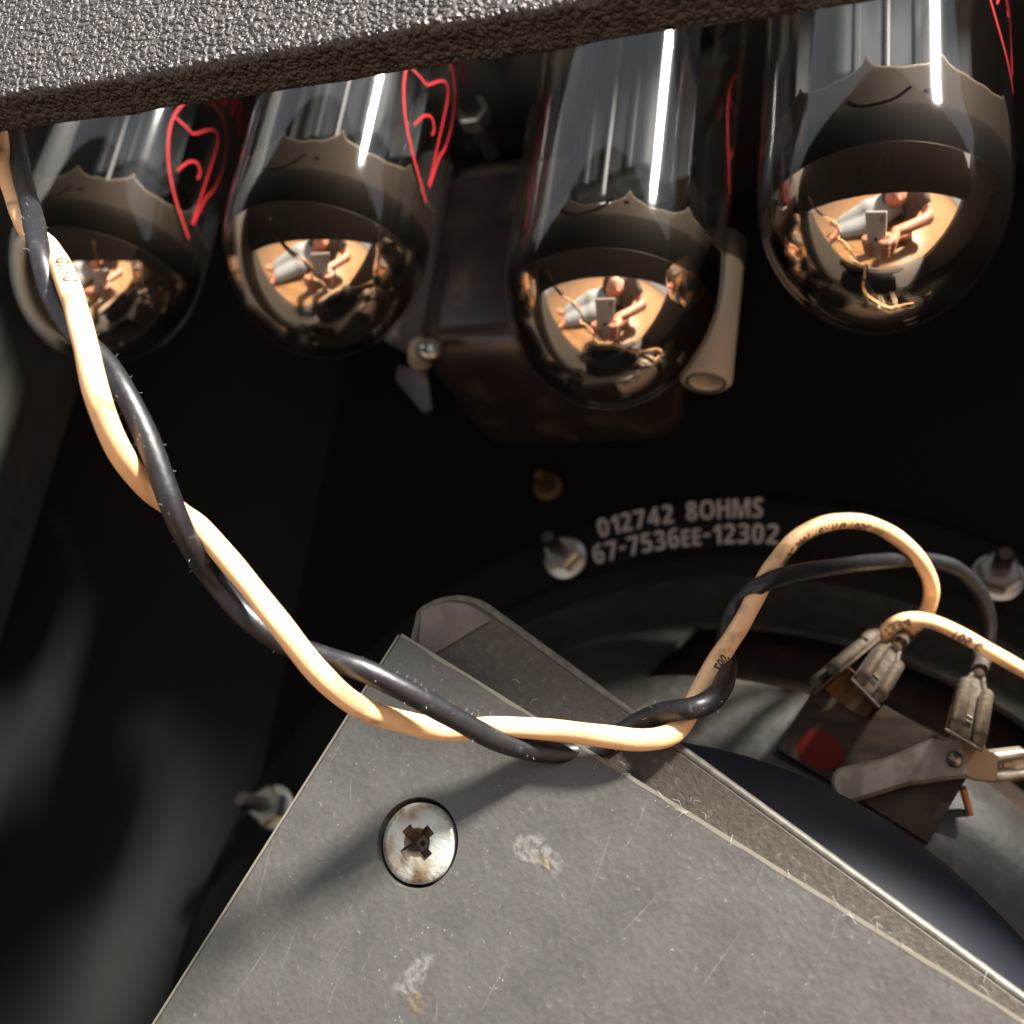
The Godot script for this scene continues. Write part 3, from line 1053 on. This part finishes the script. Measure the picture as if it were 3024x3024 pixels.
func mounting_bolt(o: Node3D, p: Vector2) -> void:
	var b := put("mounting_bolt", pipe(PackedVector3Array([Vector3(0, 0, -12), Vector3(0, 0, 12.4), Vector3(0, 0, 13.2)]), [2.0, 2.0, 1.4], 16), M.bolt, o)
	b.position = Vector3(p.x, p.y, -120.4) * MM
	var n := put("nut", slab(hexagon(4.7), 2.6, -2.4, 0.7), M.zinc, b)
	n.rotation.z = p.x
	put("washer", lathe([Vector2(2, -2.45), Vector2(5.3, -2.5), Vector2(5.6, -3.0), Vector2(5.3, -3.7), Vector2(2, -3.7)], 28), M.zinc, b).rotation.x = PI / 2


func ring_text(o: Node3D, text: String, start: float, radius: float, height: float, gap: float, narrow := 0.80) -> void:
	var a := deg_to_rad(start)
	for c in text:
		if c == " ":
			a -= 2.6 / radius
			continue
		var l := letters(c, height * (0.88 if c == "E" else 1.0))
		var w: float = l[1] * narrow
		var ang := a
		var up := height * 0.42 if c == "-" else 0.0
		put("printed_figure", laid(l[0], func(q: Vector2) -> Array:
			var t := ang - q.x * narrow / radius
			var r := radius + q.y + up
			return [Vector3(cos(t) * r, sin(t) * r, -124.52), Vector3(0, 0, 1)]), M.print, o)
		a -= (w + gap) / radius


func terminal_board(o: Node3D) -> void:
	var A := Vector2(13.4, 63.7)
	var ux := Vector2.from_angle(deg_to_rad(-28.4))
	var uy := Vector2(-ux.y, ux.x)
	var poly := PackedVector2Array([A, A + ux * 24.5, A + ux * 24.5 + uy * 14.3, A + uy * 14.3])
	var board := put("terminal_board", slab(poly, -49.0, -50.8, 0.15), M.fibre, o)
	put("board_backing", slab(PackedVector2Array([A - uy * 0.9 - ux * 0.3, A + ux * 24.2 - uy * 0.9, A + ux * 24.2 + uy * 13, A + uy * 13 - ux * 0.3]), -50.85, -54.5, 0.2), M.fibre_edge, board)
	var dot := PackedVector2Array()
	var dc: Vector2 = Vector2(19.85, 64.02)
	for k in 24:
		dot.append(dc + (Vector2(cos(TAU * k / 24) * 3.6, sin(TAU * k / 24) * 2.9)).rotated(-0.4))
	put("red_dot", slab(dot, -48.93, -49.0, 0.01), M.dot, board)
	# tinned strap with a rounded end, riveted at a copper tab
	var s0: Vector2 = Vector2(23.96, 59.03)
	var s1: Vector2 = Vector2(38.44, 64.52)
	var d := (s1 - s0).normalized()
	var n := Vector2(-d.y, d.x)
	var strap := PackedVector2Array()
	for k in 11:
		var a := PI / 2 + PI * k / 10
		strap.append(s0 + d * (2.4 * cos(a)) + n * (2.6 * sin(a)))
	strap.append(s0 + d * 8 - n * 2.3)
	strap.append(s1 + d * 1 - n * 3.4)
	strap.append(s1 + d * 2 + n * 2.2)
	strap.append(s1 - d * 2 + n * 3.1)
	strap.append(s0 + d * 6 + n * 2.2)
	put("solder_strap", slab(strap, -46.6, -48.6, 0.5), M.solder, board)
	put("rivet", lathe([Vector2(1e-4, 0.9), Vector2(0.7, 0.75), Vector2(1.2, 0.2), Vector2(1.2, -0.3)], 18), M.tin, board).transform = xf(Vector2(38.50, 63.85).x, Vector2(38.50, 63.85).y, -46.5, Basis(Vector3.RIGHT, PI / 2))
	put("copper_tab", slab(PackedVector2Array([Vector2(36.39, 63.67), Vector2(37.85, 67.12), Vector2(38.44, 68.85), Vector2(42.34, 67.49), Vector2(42.71, 65.71), Vector2(44.33, 64.95), Vector2(43.95, 61.23), Vector2(40.95, 61.25), Vector2(38.75, 62.08)]), -46.75, -47.6, 0.15), M.copper, board)
	# bent copper tab that carries the two upper connectors
	var q0: Vector2 = Vector2(20.49, 72.57)
	var q1: Vector2 = Vector2(26.38, 68.68)
	var q2: Vector2 = Vector2(29.74, 72.50)
	var q3: Vector2 = Vector2(23.74, 75.64)
	var tab := begin()
	var across := 6
	var lift := [0.0, -1.6, -2.6, -2.9, -2.4, -1.2, 0.6]
	for k in across:
		var t0 := float(k) / across
		var t1 := float(k + 1) / across
		var a0 := q0.lerp(q1, t0)
		var a1 := q0.lerp(q1, t1)
		var b0 := q3.lerp(q2, t0)
		var b1 := q3.lerp(q2, t1)
		var A3 := Vector3(a0.x, a0.y, -45.0 + lift[k])
		var B3 := Vector3(a1.x, a1.y, -45.0 + lift[k + 1])
		var C3 := Vector3(b1.x, b1.y, -43.0 + lift[k + 1])
		var D3 := Vector3(b0.x, b0.y, -43.0 + lift[k])
		var out := (B3 - A3).cross(D3 - A3).normalized()
		if out.z < 0:
			out = -out
		face(tab, A3, B3, C3, D3, out)
		face(tab, A3 - out * 0.8, B3 - out * 0.8, C3 - out * 0.8, D3 - out * 0.8, -out)
		face(tab, A3, B3, B3 - out * 0.8, A3 - out * 0.8, (A3 - D3).normalized())
		face(tab, D3, C3, C3 - out * 0.8, D3 - out * 0.8, (D3 - A3).normalized())
	put("copper_tab", tab.commit(), M.copper, board)
	# tinsel lead to the cone
	var l0: Vector2 = Vector2(39.70, 60.39)
	var l1: Vector2 = Vector2(41.23, 53.23)
	put("tinsel_lead", pipe(through([Vector3(l0.x, l0.y, -50), Vector3((l0.x + l1.x) / 2 + 0.5, (l0.y + l1.y) / 2, -54), Vector3(l1.x, l1.y, -60)]), 0.55, 8), M.tinsel, o)


# a push-on connector: rolled sides, spring tongue, neck and crimp; from its mouth along «to»
func connector(parent: Node3D, mouth: Vector3, to: Vector3, facing: Vector3) -> Node3D:
	var c := Node3D.new()
	c.name = numbered("push_on_connector", parent)
	parent.add_child(c, true)
	var x := (to - mouth).normalized()
	var z := (facing - x * facing.dot(x)).normalized()
	c.transform = Transform3D(Basis(x, z.cross(x) * 0.84, z * 0.84), mouth)
	var L := mouth.distance_to(to) / MM
	var b := L * 0.52
	put("floor_plate", slab(PackedVector2Array([Vector2(-0.9, -3.3), Vector2(b, -3.2), Vector2(b + L * 0.16, -1.5), Vector2(L * 0.86, -1.3), Vector2(L * 0.86, 1.3), Vector2(b + L * 0.16, 1.5), Vector2(b, 3.2), Vector2(-0.9, 3.3)]), 0.0, -0.5, 0.12), M.tin, c)
	for s in [-1.0, 1.0]:
		put("rolled_side", pipe(PackedVector3Array([Vector3(0, s * 2.05, 1.0), Vector3(0.2, s * 2.05, 1.0), Vector3(b - 0.2, s * 2.05, 1.0), Vector3(b, s * 2.05, 1.0)]), [1.0, 1.2, 1.2, 1.0], 16), M.tin, c)
		put("neck_wing", pipe(PackedVector3Array([Vector3(b, s * 2.4, 0.3), Vector3(b + L * 0.17, s * 1.2, 0.5), Vector3(L * 0.8, s * 1.1, 0.6)]), [0.45, 0.4, 0.5], 8), M.tin, c)
	put("spring_tongue", rbox(Vector3(b * 0.34, 1.3, 0.5), 0.2), M.tin, c).position = Vector3(b * 0.55, 0, 0.35) * MM
	put("tongue_slot", rbox(Vector3(b * 0.12, 1.3, 0.1), 0.04), M.dark, c).position = Vector3(b * 0.26, 0, 0.03) * MM
	put("crimp", pipe(PackedVector3Array([Vector3(L * 0.74, 0, 0.9), Vector3(L * 0.78, 0, 1.0), Vector3(L * 0.86, 0, 1.0), Vector3(L * 0.88, 0, 1.0), Vector3(L * 0.97, 0, 1.1), Vector3(L * 1.02, 0, 1.1)]), [1.0, 1.5, 1.6, 1.35, 1.9, 1.8], 16), M.tin, c)
	return c


func wrap_text(wire: Node3D, path: PackedVector3Array, at: float, text: String, angle: Vector3, r: float, height: float) -> void:
	# letters wrapped on the wire, starting «at» mm along it, on the side that looks along «angle»
	var f := frames(path)
	var l := letters(text, height)
	put("printing", laid(l[0], func(p: Vector2) -> Array:
		var s := at + p.x
		var i := 0
		var left := s
		while i < path.size() - 2 and left > path[i].distance_to(path[i + 1]):
			left -= path[i].distance_to(path[i + 1])
			i += 1
		var pos := path[i].lerp(path[i + 1], clampf(left / path[i].distance_to(path[i + 1]), 0, 1))
		var t: Vector3 = f[i][0]
		var n0 := (angle - t * angle.dot(t)).normalized()
		var n := n0.rotated(t, (p.y - height / 2) / r * 1.0)
		return [pos + n * (r + 0.03), n]), M.ink, wire)


func wires() -> void:
	var cp := [
		V(-124.38, 103.48, -85.67), V(-117.60, 92.22, -84.63), V(-110.52, 80.98, -83.70), V(-100.21, 68.96, -80.88), V(-90.42, 61.90, -77.09), V(-81.68, 53.77, -73.31), V(-74.93, 45.35, -71.17), V(-73.02, 40.16, -72.76), V(-72.43, 36.22, -76.78), V(-72.56, 34.33, -82.01),
		V(-72.71, 33.91, -87.80), V(-67.20, 30.75, -86.56), V(-62.28, 26.57, -87.77), V(-56.97, 21.69, -88.83), V(-53.89, 17.92, -92.59), V(-51.59, 15.72, -97.73), V(-49.09, 15.36, -104.50), V(-45.28, 15.56, -109.28),
		V(-40.01, 16.52, -110.34), V(-34.51, 17.08, -112.78), V(-28.42, 16.93, -113.22), V(-24.16, 17.07, -114.44), V(-21.38, 18.45, -116.68), V(-20.05, 21.76, -119.31),
		V(-18.66, 28.67, -126.27), V(-16.54, 35.52, -132.40), V(-15.18, 41.89, -138.41), V(-13.57, 47.94, -143.51), V(-10.52, 53.86, -148.07), V(-6.07, 57.42, -151.80), V(-0.95, 59.02, -156.54), V(3.77, 58.66, -163.02),
		V(7.45, 56.60, -169.76), V(8.77, 54.13, -174.63), V(7.87, 51.22, -178.82), V(5.22, 49.20, -182.01), V(4.06, 48.30, -183.05)]
	var bp := [
		V(-121.25, 101.71, -87.54), V(-115.84, 91.45, -86.73), V(-108.78, 81.55, -84.14), V(-97.92, 69.49, -79.27), V(-88.44, 59.12, -74.37), V(-85.54, 53.93, -75.20), V(-81.84, 49.80, -75.92), V(-77.42, 46.42, -76.63), V(-74.05, 43.00, -76.96),
		V(-71.47, 39.28, -78.24), V(-69.56, 35.50, -79.85), V(-68.14, 31.88, -81.79), V(-67.52, 29.20, -84.76), V(-66.70, 26.42, -89.56), V(-63.01, 23.07, -91.69), V(-59.69, 21.12, -94.27), V(-55.68, 20.22, -95.57),
		V(-51.34, 19.38, -96.75), V(-46.98, 17.89, -100.12), V(-43.11, 16.26, -105.06), V(-39.65, 14.94, -109.95), V(-36.50, 14.79, -114.05), V(-32.63, 15.40, -116.99), V(-29.29, 17.03, -118.20), V(-25.71, 19.55, -118.02),
		V(-22.06, 20.69, -116.12), V(-18.71, 21.34, -115.44), V(-17.05, 23.89, -119.63), V(-17.31, 28.67, -127.92), V(-18.96, 34.32, -136.49), V(-18.24, 39.30, -138.25),
		V(-15.36, 41.93, -136.62), V(-11.59, 45.27, -140.75), V(-5.92, 49.09, -148.25), V(0.64, 54.17, -160.15), V(7.21, 58.37, -171.26), V(12.34, 58.94, -176.40), V(16.30, 56.82, -181.00), V(18.23, 53.08, -185.45), V(18.12, 49.12, -188.07), V(17.21, 46.28, -189.96)]
	var sp := [V(1.13, 46.82, -177.96), V(2.10, 47.72, -175.71), V(4.43, 48.77, -173.91), V(8.47, 48.87, -174.27), V(13.36, 47.45, -176.67), V(18.67, 45.20, -179.56), V(25.35, 42.72, -184.19), V(34.36, 40.75, -192.92)]
	var cable := func(called: String, label: String, pts: Array, r: float, m: Material) -> Array:
		var o := thing(called, label, "wire", pts[0])
		var local: Array = pts.map(func(p): return (p - pts[0]) / MM)
		var path := through(local, 1.0)
		put("insulation", pipe(path, Array(range(path.size())).map(func(i): return r * (1.0 + 0.025 * sin(i * 0.31) + 0.02 * sin(i * 0.83 + r))), 20), m, o)
		return [o, path]
	var c: Array = cable.call("cream_wire", "cream wire twisted round a black one from the panel to the speaker terminals", cp, 1.24, M.cream)
	var b: Array = cable.call("black_wire", "black wire twisted round the cream one, crossing the grey plate", bp, 1.24, M.black)
	var s: Array = cable.call("short_cream_wire", "cream wire running off to the edge from the left upper terminal", sp, 1.2, M.cream)
	var cam := Vector3(0, 0, 1)
	wrap_text(c[0], c[1], 63.0, "OMHO", Vector3(0.75, 0.1, 0.75), 1.28, 1.5)
	var L: float = 0.0
	for i in c[1].size() - 1:
		L += c[1][i].distance_to(c[1][i + 1])
	wrap_text(c[0], c[1], L - 84.0, "2601", Vector3(0.5, -0.3, 0.8), 1.28, 1.5)
	wrap_text(c[0], c[1], L - 56.0, "105C 300V 18AWG 105C", Vector3(0.0, -0.75, 0.55), 1.28, 1.45)
	wrap_text(s[0], s[1], 2.5, "1534", Vector3(0.05, -0.55, 0.8), 1.28, 1.5)
	wrap_text(s[0], s[1], 13.5, "105 C", Vector3(-0.2, -0.45, 0.85), 1.28, 1.6)
	# connectors on the wire ends
	var face_cam := Vector3(0.1, -0.15, 1)
	var o0: Vector3 = cp[0]
	connector(c[0], V(-1.00, 33.29, -157.50) - o0, V(4.24, 48.33, -183.11) - o0, Vector3(0.25, -0.1, 1))
	o0 = bp[0]
	connector(b[0], V(12.02, 27.73, -158.00) - o0, V(17.12, 46.69, -189.77) - o0, Vector3(0.1, -0.1, 1))
	o0 = sp[0]
	connector(s[0], V(-6.45, 34.18, -156.00) - o0, V(1.04, 47.05, -177.84) - o0, Vector3(-0.8, 0.5, 0.5))
	var w := thing("side_connector", "tinned push-on connector lying level at the right terminal tab", "connector", V(19.12, 30.14, -199.19))
	connector(w, Vector3.ZERO, V(29.14, 32.55, -200.93) - V(19.12, 30.14, -199.19), Vector3(0.1, -0.35, 1))
	# fuzz on the black wire
	var fuzz := []
	var f := frames(b[1])
	for k in 260:
		var i := rng.randi_range(8, int(b[1].size() * 0.62))
		var n: Vector3 = (f[i][1] * cos(k * 2.4) + f[i][2] * sin(k * 2.4)).normalized()
		var p: Vector3 = b[1][i] + n * 1.24
		var d: Vector3 = (n + f[i][0] * rng.randf_range(-1.2, 1.2) + f[i][1] * rng.randf_range(-0.5, 0.5)).normalized() * rng.randf_range(0.1, 0.4)
		fuzz.append([pipe(PackedVector3Array([p, p + d * 0.6, p + d + n * 0.1]), 0.012, 4, false), Transform3D()])
	put("fuzz", join(fuzz), M.lint, b[0]).set_meta("kind", "stuff")


# ------------------------------------------------------------------ the room that the domes mirror
func capsule(p: Vector3, b: Array) -> float:
	var a: Vector3 = b[0]
	var d: Vector3 = b[1] - a
	var t := clampf((p - a).dot(d) / maxf(d.length_squared(), 1e-6), 0.0, 1.0)
	return p.distance_to(a + d * t) - lerpf(b[2], b[3], t)


# one smooth skin round tapered bones (surface nets)
func skin(bones: Array, cell: float, blend: float) -> ArrayMesh:
	var lo := Vector3(1e9, 1e9, 1e9)
	var hi := -lo
	for b in bones:
		var r: float = maxf(b[2], b[3]) + cell * 2
		lo = lo.min(b[0] - Vector3.ONE * r).min(b[1] - Vector3.ONE * r)
		hi = hi.max(b[0] + Vector3.ONE * r).max(b[1] + Vector3.ONE * r)
	var n := Vector3i(((hi - lo) / cell).ceil()) + Vector3i.ONE
	var val := {}
	for b in bones:
		var r: float = maxf(b[2], b[3]) + cell * 2.5
		var l := Vector3i(((b[0].min(b[1]) - Vector3.ONE * r - lo) / cell).floor()).clamp(Vector3i.ZERO, n)
		var h := Vector3i(((b[0].max(b[1]) + Vector3.ONE * r - lo) / cell).ceil()).clamp(Vector3i.ZERO, n)
		for x in range(l.x, h.x + 1):
			for y in range(l.y, h.y + 1):
				for z in range(l.z, h.z + 1):
					var k := (x * 1024 + y) * 1024 + z
					var d := capsule(lo + Vector3(x, y, z) * cell, b)
					if d > cell * 2.5:
						continue
					if val.has(k):
						var e: float = val[k]
						var q := maxf(blend - absf(d - e), 0.0) / blend
						val[k] = minf(d, e) - q * q * blend * 0.25
					else:
						val[k] = d
	var id := {}
	var verts := PackedVector3Array()
	var corner := [0, 1, 1024, 1025, 1048576, 1048577, 1049600, 1049601]
	var off := [Vector3(0, 0, 0), Vector3(0, 0, 1), Vector3(0, 1, 0), Vector3(0, 1, 1), Vector3(1, 0, 0), Vector3(1, 0, 1), Vector3(1, 1, 0), Vector3(1, 1, 1)]
	var edges := [[0, 1], [2, 3], [4, 5], [6, 7], [0, 2], [1, 3], [4, 6], [5, 7], [0, 4], [1, 5], [2, 6], [3, 7]]
	for k in val:
		var v := []
		for c in corner:
			v.append(val.get(k + c, 1e3))
		var some := false
		var full := true
		for x in v:
			some = some or x < 0.0
			full = full and x < 0.0
		if not some or full:
			continue
		var sum := Vector3.ZERO
		var m := 0
		for e in edges:
			var a: float = v[e[0]]
			var b: float = v[e[1]]
			if (a < 0.0) != (b < 0.0):
				sum += off[e[0]].lerp(off[e[1]], clampf(a / (a - b), 0.0, 1.0))
				m += 1
		id[k] = verts.size()
		var i: int = k
		verts.append((lo + (Vector3(i / 1048576, (i / 1024) % 1024, i % 1024) + sum / m) * cell))
	var st := SurfaceTool.new()
	st.begin(Mesh.PRIMITIVE_TRIANGLES)
	st.set_smooth_group(0)
	for p in verts:
		st.add_vertex(p * MM)
	for k in val:
		for e in [[1, 1024, 1048576], [1024, 1048576, 1], [1048576, 1, 1024]]:
			var a: float = val[k]
			var b: float = val.get(k + e[0], 1e3)
			if (a < 0.0) == (b < 0.0):
				continue
			var q := [k, k - e[1], k - e[1] - e[2], k - e[2]]
			if not (id.has(q[0]) and id.has(q[1]) and id.has(q[2]) and id.has(q[3])):
				continue
			if a < 0.0:
				q.reverse()
			for j in [0, 1, 2, 0, 2, 3]:
				st.add_index(id[q[j]])
	st.generate_normals()
	return st.commit()


func photographer(cam: Transform3D) -> void:
	# lies on one side on the floor, legs stretched out to the left, phone held up to the amplifier's back
	var at := V(160, FLOOR, 420)
	var o := thing("person", "person in jeans and dark shirt lying on the floor holding a phone to the amplifier", "person", at)
	var P := func(x: float, y: float, z: float) -> Vector3: return Vector3(x - 160, y - FLOOR, z - 420)
	var head: Vector3 = P.call(95, -58, 330)
	var neck: Vector3 = P.call(205, -80, 370)
	var chest: Vector3 = P.call(300, -105, 370)
	var belly: Vector3 = P.call(310, -140, 430)
	var hip: Vector3 = P.call(235, -165, 470)
	var sh := [P.call(300, -15, 300), P.call(290, -190, 320)]
	var el := [P.call(330, -110, 110), P.call(190, -232, 130)]
	var wr := [P.call(72, -115, 62), P.call(-66, -152, 62)]
	var kn := [P.call(-120, -150, 330), P.call(-95, -212, 250)]
	var an := [P.call(-430, -205, 240), P.call(-400, -232, 170)]
	var toe := [P.call(-500, -150, 190), P.call(-470, -222, 90)]
	var bones := [[head, head + Vector3(28, -8, 8), 78, 72], [head + Vector3(-5, -10, -42), head + Vector3(48, -14, -38), 44, 34], [head, neck, 55, 52], [neck, chest, 60, 105], [chest, belly, 122, 118], [belly, hip, 118, 125]]
	for k in 2:
		bones.append_array([[chest, sh[k], 80, 55], [sh[k], el[k], 48, 38], [el[k], wr[k], 38, 25], [hip, kn[k], 92, 58], [kn[k], an[k], 56, 36], [an[k], toe[k], 34, 22]])
	bones.append_array([[head + Vector3(14, -4, -78), head + Vector3(26, -6, -92), 11, 14], [head + Vector3(20, 70, 6), head + Vector3(24, 74, 20), 12, 14]])
	put("body", skin(bones, 13.0, 26.0), M.skin, o)
	put("hair", skin([[head + Vector3(-14, 4, 22), head + Vector3(2, 6, 26), 82, 78]], 14.0, 10.0), M.hair, o)
	var shirt := [[neck.lerp(chest, 0.4), chest, 78, 114], [chest, belly, 132, 128], [belly, belly.lerp(hip, 0.55), 128, 130]]
	var pants := [[belly.lerp(hip, 0.6), hip, 128, 132]]
	for k in 2:
		shirt.append_array([[chest, sh[k], 88, 64], [sh[k], sh[k].lerp(el[k], 0.5), 60, 55]])
		pants.append_array([[hip, kn[k], 102, 68], [kn[k], kn[k].lerp(an[k], 0.88), 66, 52]])
	put("shirt", skin(shirt, 14.0, 26.0), M.shirt, o)
	put("jeans", skin(pants, 14.0, 26.0), M.jeans, o)
	# glasses
	var gl := []
	for s in [-1.0, 1.0]:
		var ring := PackedVector3Array()
		for i in 19:
			ring.append(head + Vector3(-8, s * 30, -84) + Vector3(sin(TAU * i / 18) * 17, cos(TAU * i / 18) * 21, 0))
		gl.append([pipe(ring, 1.6, 6, false), Transform3D()])
		gl.append([pipe(PackedVector3Array([head + Vector3(-8, s * 52, -84), head + Vector3(4, s * 74, 10)]), 1.6, 6), Transform3D()])
	gl.append([pipe(PackedVector3Array([head + Vector3(-10, -9, -86), head + Vector3(-10, 9, -86)]), 1.6, 6), Transform3D()])
	put("glasses", join(gl), M.dark, o)
	# the phone, its lens at the camera's place
	var ph := thing("phone", "pale phone held up to the amplifier", "phone", cam.origin)
	ph.basis = cam.basis
	put("phone_body", rbox(Vector3(72, 146, 8), 3.5), M.phone, ph).position = Vector3(-22, -56, 9) * MM
	put("lens_ring", lathe([Vector2(3, 0), Vector2(5.5, 0), Vector2(6, 0.6), Vector2(6, 2.2)], 24), M.steel, ph).transform = xf(0, 0, 3.2, Basis(Vector3.RIGHT, PI / 2))
	put("emblem_spot", lathe([Vector2(1e-4, 0.05), Vector2(7, 0.05)], 24), M.dark, ph).transform = xf(-22, -60, 4.94, Basis(Vector3.RIGHT, -PI / 2))
	# hands close round the phone's long edges
	for k in 2:
		var side := 1.0 if k == 0 else -1.0
		var edge: Vector3 = (cam * (Vector3(-22 + side * 36, -92 if k == 0 else -104, 9) * MM) - at) / MM
		var r: Vector3 = cam.basis.x * side
		var u: Vector3 = cam.basis.y
		var z: Vector3 = cam.basis.z
		var w: Vector3 = wr[k]
		var palm: Vector3 = edge + r * 22 + z * 10
		var hand := [[w, w.lerp(palm, 0.45), 25, 22], [palm + u * 26, palm - u * 26, 15, 14], [w.lerp(palm, 0.4), palm + u * 20, 20, 14], [w.lerp(palm, 0.4), palm - u * 20, 20, 13]]
		for f in 4:
			var y := 27.0 - 18.0 * f
			var l: float = [0.94, 1.0, 0.93, 0.78][f]
			var a: Vector3 = palm + u * y
			var m1: Vector3 = edge + r * 9 + u * (y + 2) - z * 12 * l
			var m2: Vector3 = edge - r * 10 * l + u * (y + 3) - z * 15
			hand.append_array([[a, m1, 9.5, 8.5], [m1, m2, 8.5, 7.5], [m2, edge - r * 22 * l + u * (y + 3) - z * 13, 7.5, 6.5]])
		hand.append_array([[palm + u * 20 + z * 8, edge + r * 8 + u * 34 + z * 14, 12, 10], [edge + r * 8 + u * 34 + z * 14, edge - r * 14 + u * 44 + z * 12, 10, 8]])
		put("hand", skin(hand, 4.5, 7.0), M.skin, o)


func room(cam: Transform3D) -> void:
	var f := put("wood_floor", rbox(Vector3(5200, 40, 4600), 2), M.floor)
	structure(f)
	f.position = V(0, FLOOR - 20, 900)
	tag(f, "warm brown wooden floor under the amplifier", "floor")
	photographer(cam)


# the small high window that lights the back of the amplifier
func window_light(at: Vector3, towards: Vector3, size: Vector2, energy: float, glow: float) -> void:
	var o := thing("window", "bright window high above the amplifier's back", "window", at)
	o.basis = Basis.looking_at(towards - at, Vector3.UP)
	var pane := BoxMesh.new()
	pane.size = Vector3(size.x, size.y, 0.01)
	var m := mat(Color.BLACK, 0.5)
	m.emission_enabled = true
	m.emission = Color(1.0, 0.975, 0.94)
	m.emission_energy_multiplier = glow
	put("pane", pane, m, o).position.z = 0.012
	for s in [-1.0, 1.0]:
		put("frame", rbox(Vector3(40, size.y / MM + 80, 50), 4), M.frame, o).position = Vector3(s * (size.x / 2 + 0.022), 0, 0.0)
		put("frame", rbox(Vector3(size.x / MM, 40, 48), 4), M.frame, o).position = Vector3(0, s * (size.y / 2 + 0.022), 0.0)
	var l := AreaLight3D.new()
	l.name = "window_daylight"
	l.area_size = size
	l.light_color = Color(1.0, 0.975, 0.94)
	l.light_energy = energy
	l.shadow_enabled = true
	l.set("area_range", 8.0)
	o.add_child(l)


func _ready() -> void:
	rng.seed = 20
	materials()
	# camera
	var cam := Camera3D.new()
	cam.name = "Camera"
	add_child(cam)
	cam.transform = Transform3D(Basis(Vector3(0.94253, 0.12848, -0.30842), Vector3(-0.00830, 0.93182, 0.36282), Vector3(0.33401, -0.33941, 0.87934)), V(0, 0, 0))
	cam.fov = 53.0
	cam.near = 0.01
	cam.far = 40.0
	var at := CameraAttributesPhysical.new()
	at.frustum_focal_length = 24.07
	at.frustum_focus_distance = 0.122
	at.frustum_near = 0.01
	at.frustum_far = 40.0
	at.exposure_aperture = 18.0
	cam.attributes = at
	cam.fov = 53.0
	cam.current = true
	# air and light
	var env := Environment.new()
	env.background_mode = Environment.BG_COLOR
	env.background_color = Color(0.94, 0.96, 1.0)
	env.background_energy_multiplier = 1.05
	env.tonemap_mode = Environment.TONE_MAPPER_LINEAR
	env.tonemap_exposure = 1.0
	env.sdfgi_enabled = true
	env.ssao_enabled = true
	env.ssil_enabled = true
	var we := WorldEnvironment.new()
	we.name = "Air"
	we.environment = env
	add_child(we)
	window_light(V(1280, 1740, 1060), V(0, 20, -110), Vector2(0.17, 0.38), 44.0, 60.0)
	# large structure
	room(cam.transform)
	cabinet()
	chassis()
	back_panel()
	loudspeaker()
	transformer()
	vacuum_tube(-151.5, -144, 88.5, deg_to_rad(-12), "leftmost tube, its mirrored dome half hidden by the twisted wires", deg_to_rad(78), 30.2, 41.5)
	vacuum_tube(-96.0, -139, 84.5, deg_to_rad(4), "second tube from the left, red emblem bright on its right side", deg_to_rad(76), 30.4, 44.0)
	vacuum_tube(-44.0, -150, 78.0, deg_to_rad(-20), "third tube, hanging lowest, with a white resistor behind it", deg_to_rad(98), 27.0, 51.0)
	vacuum_tube(0.4, -142, 86.0, deg_to_rad(7), "rightmost and largest tube, mirroring a person with a phone", deg_to_rad(68), 31.2, 52.0)
	wires()
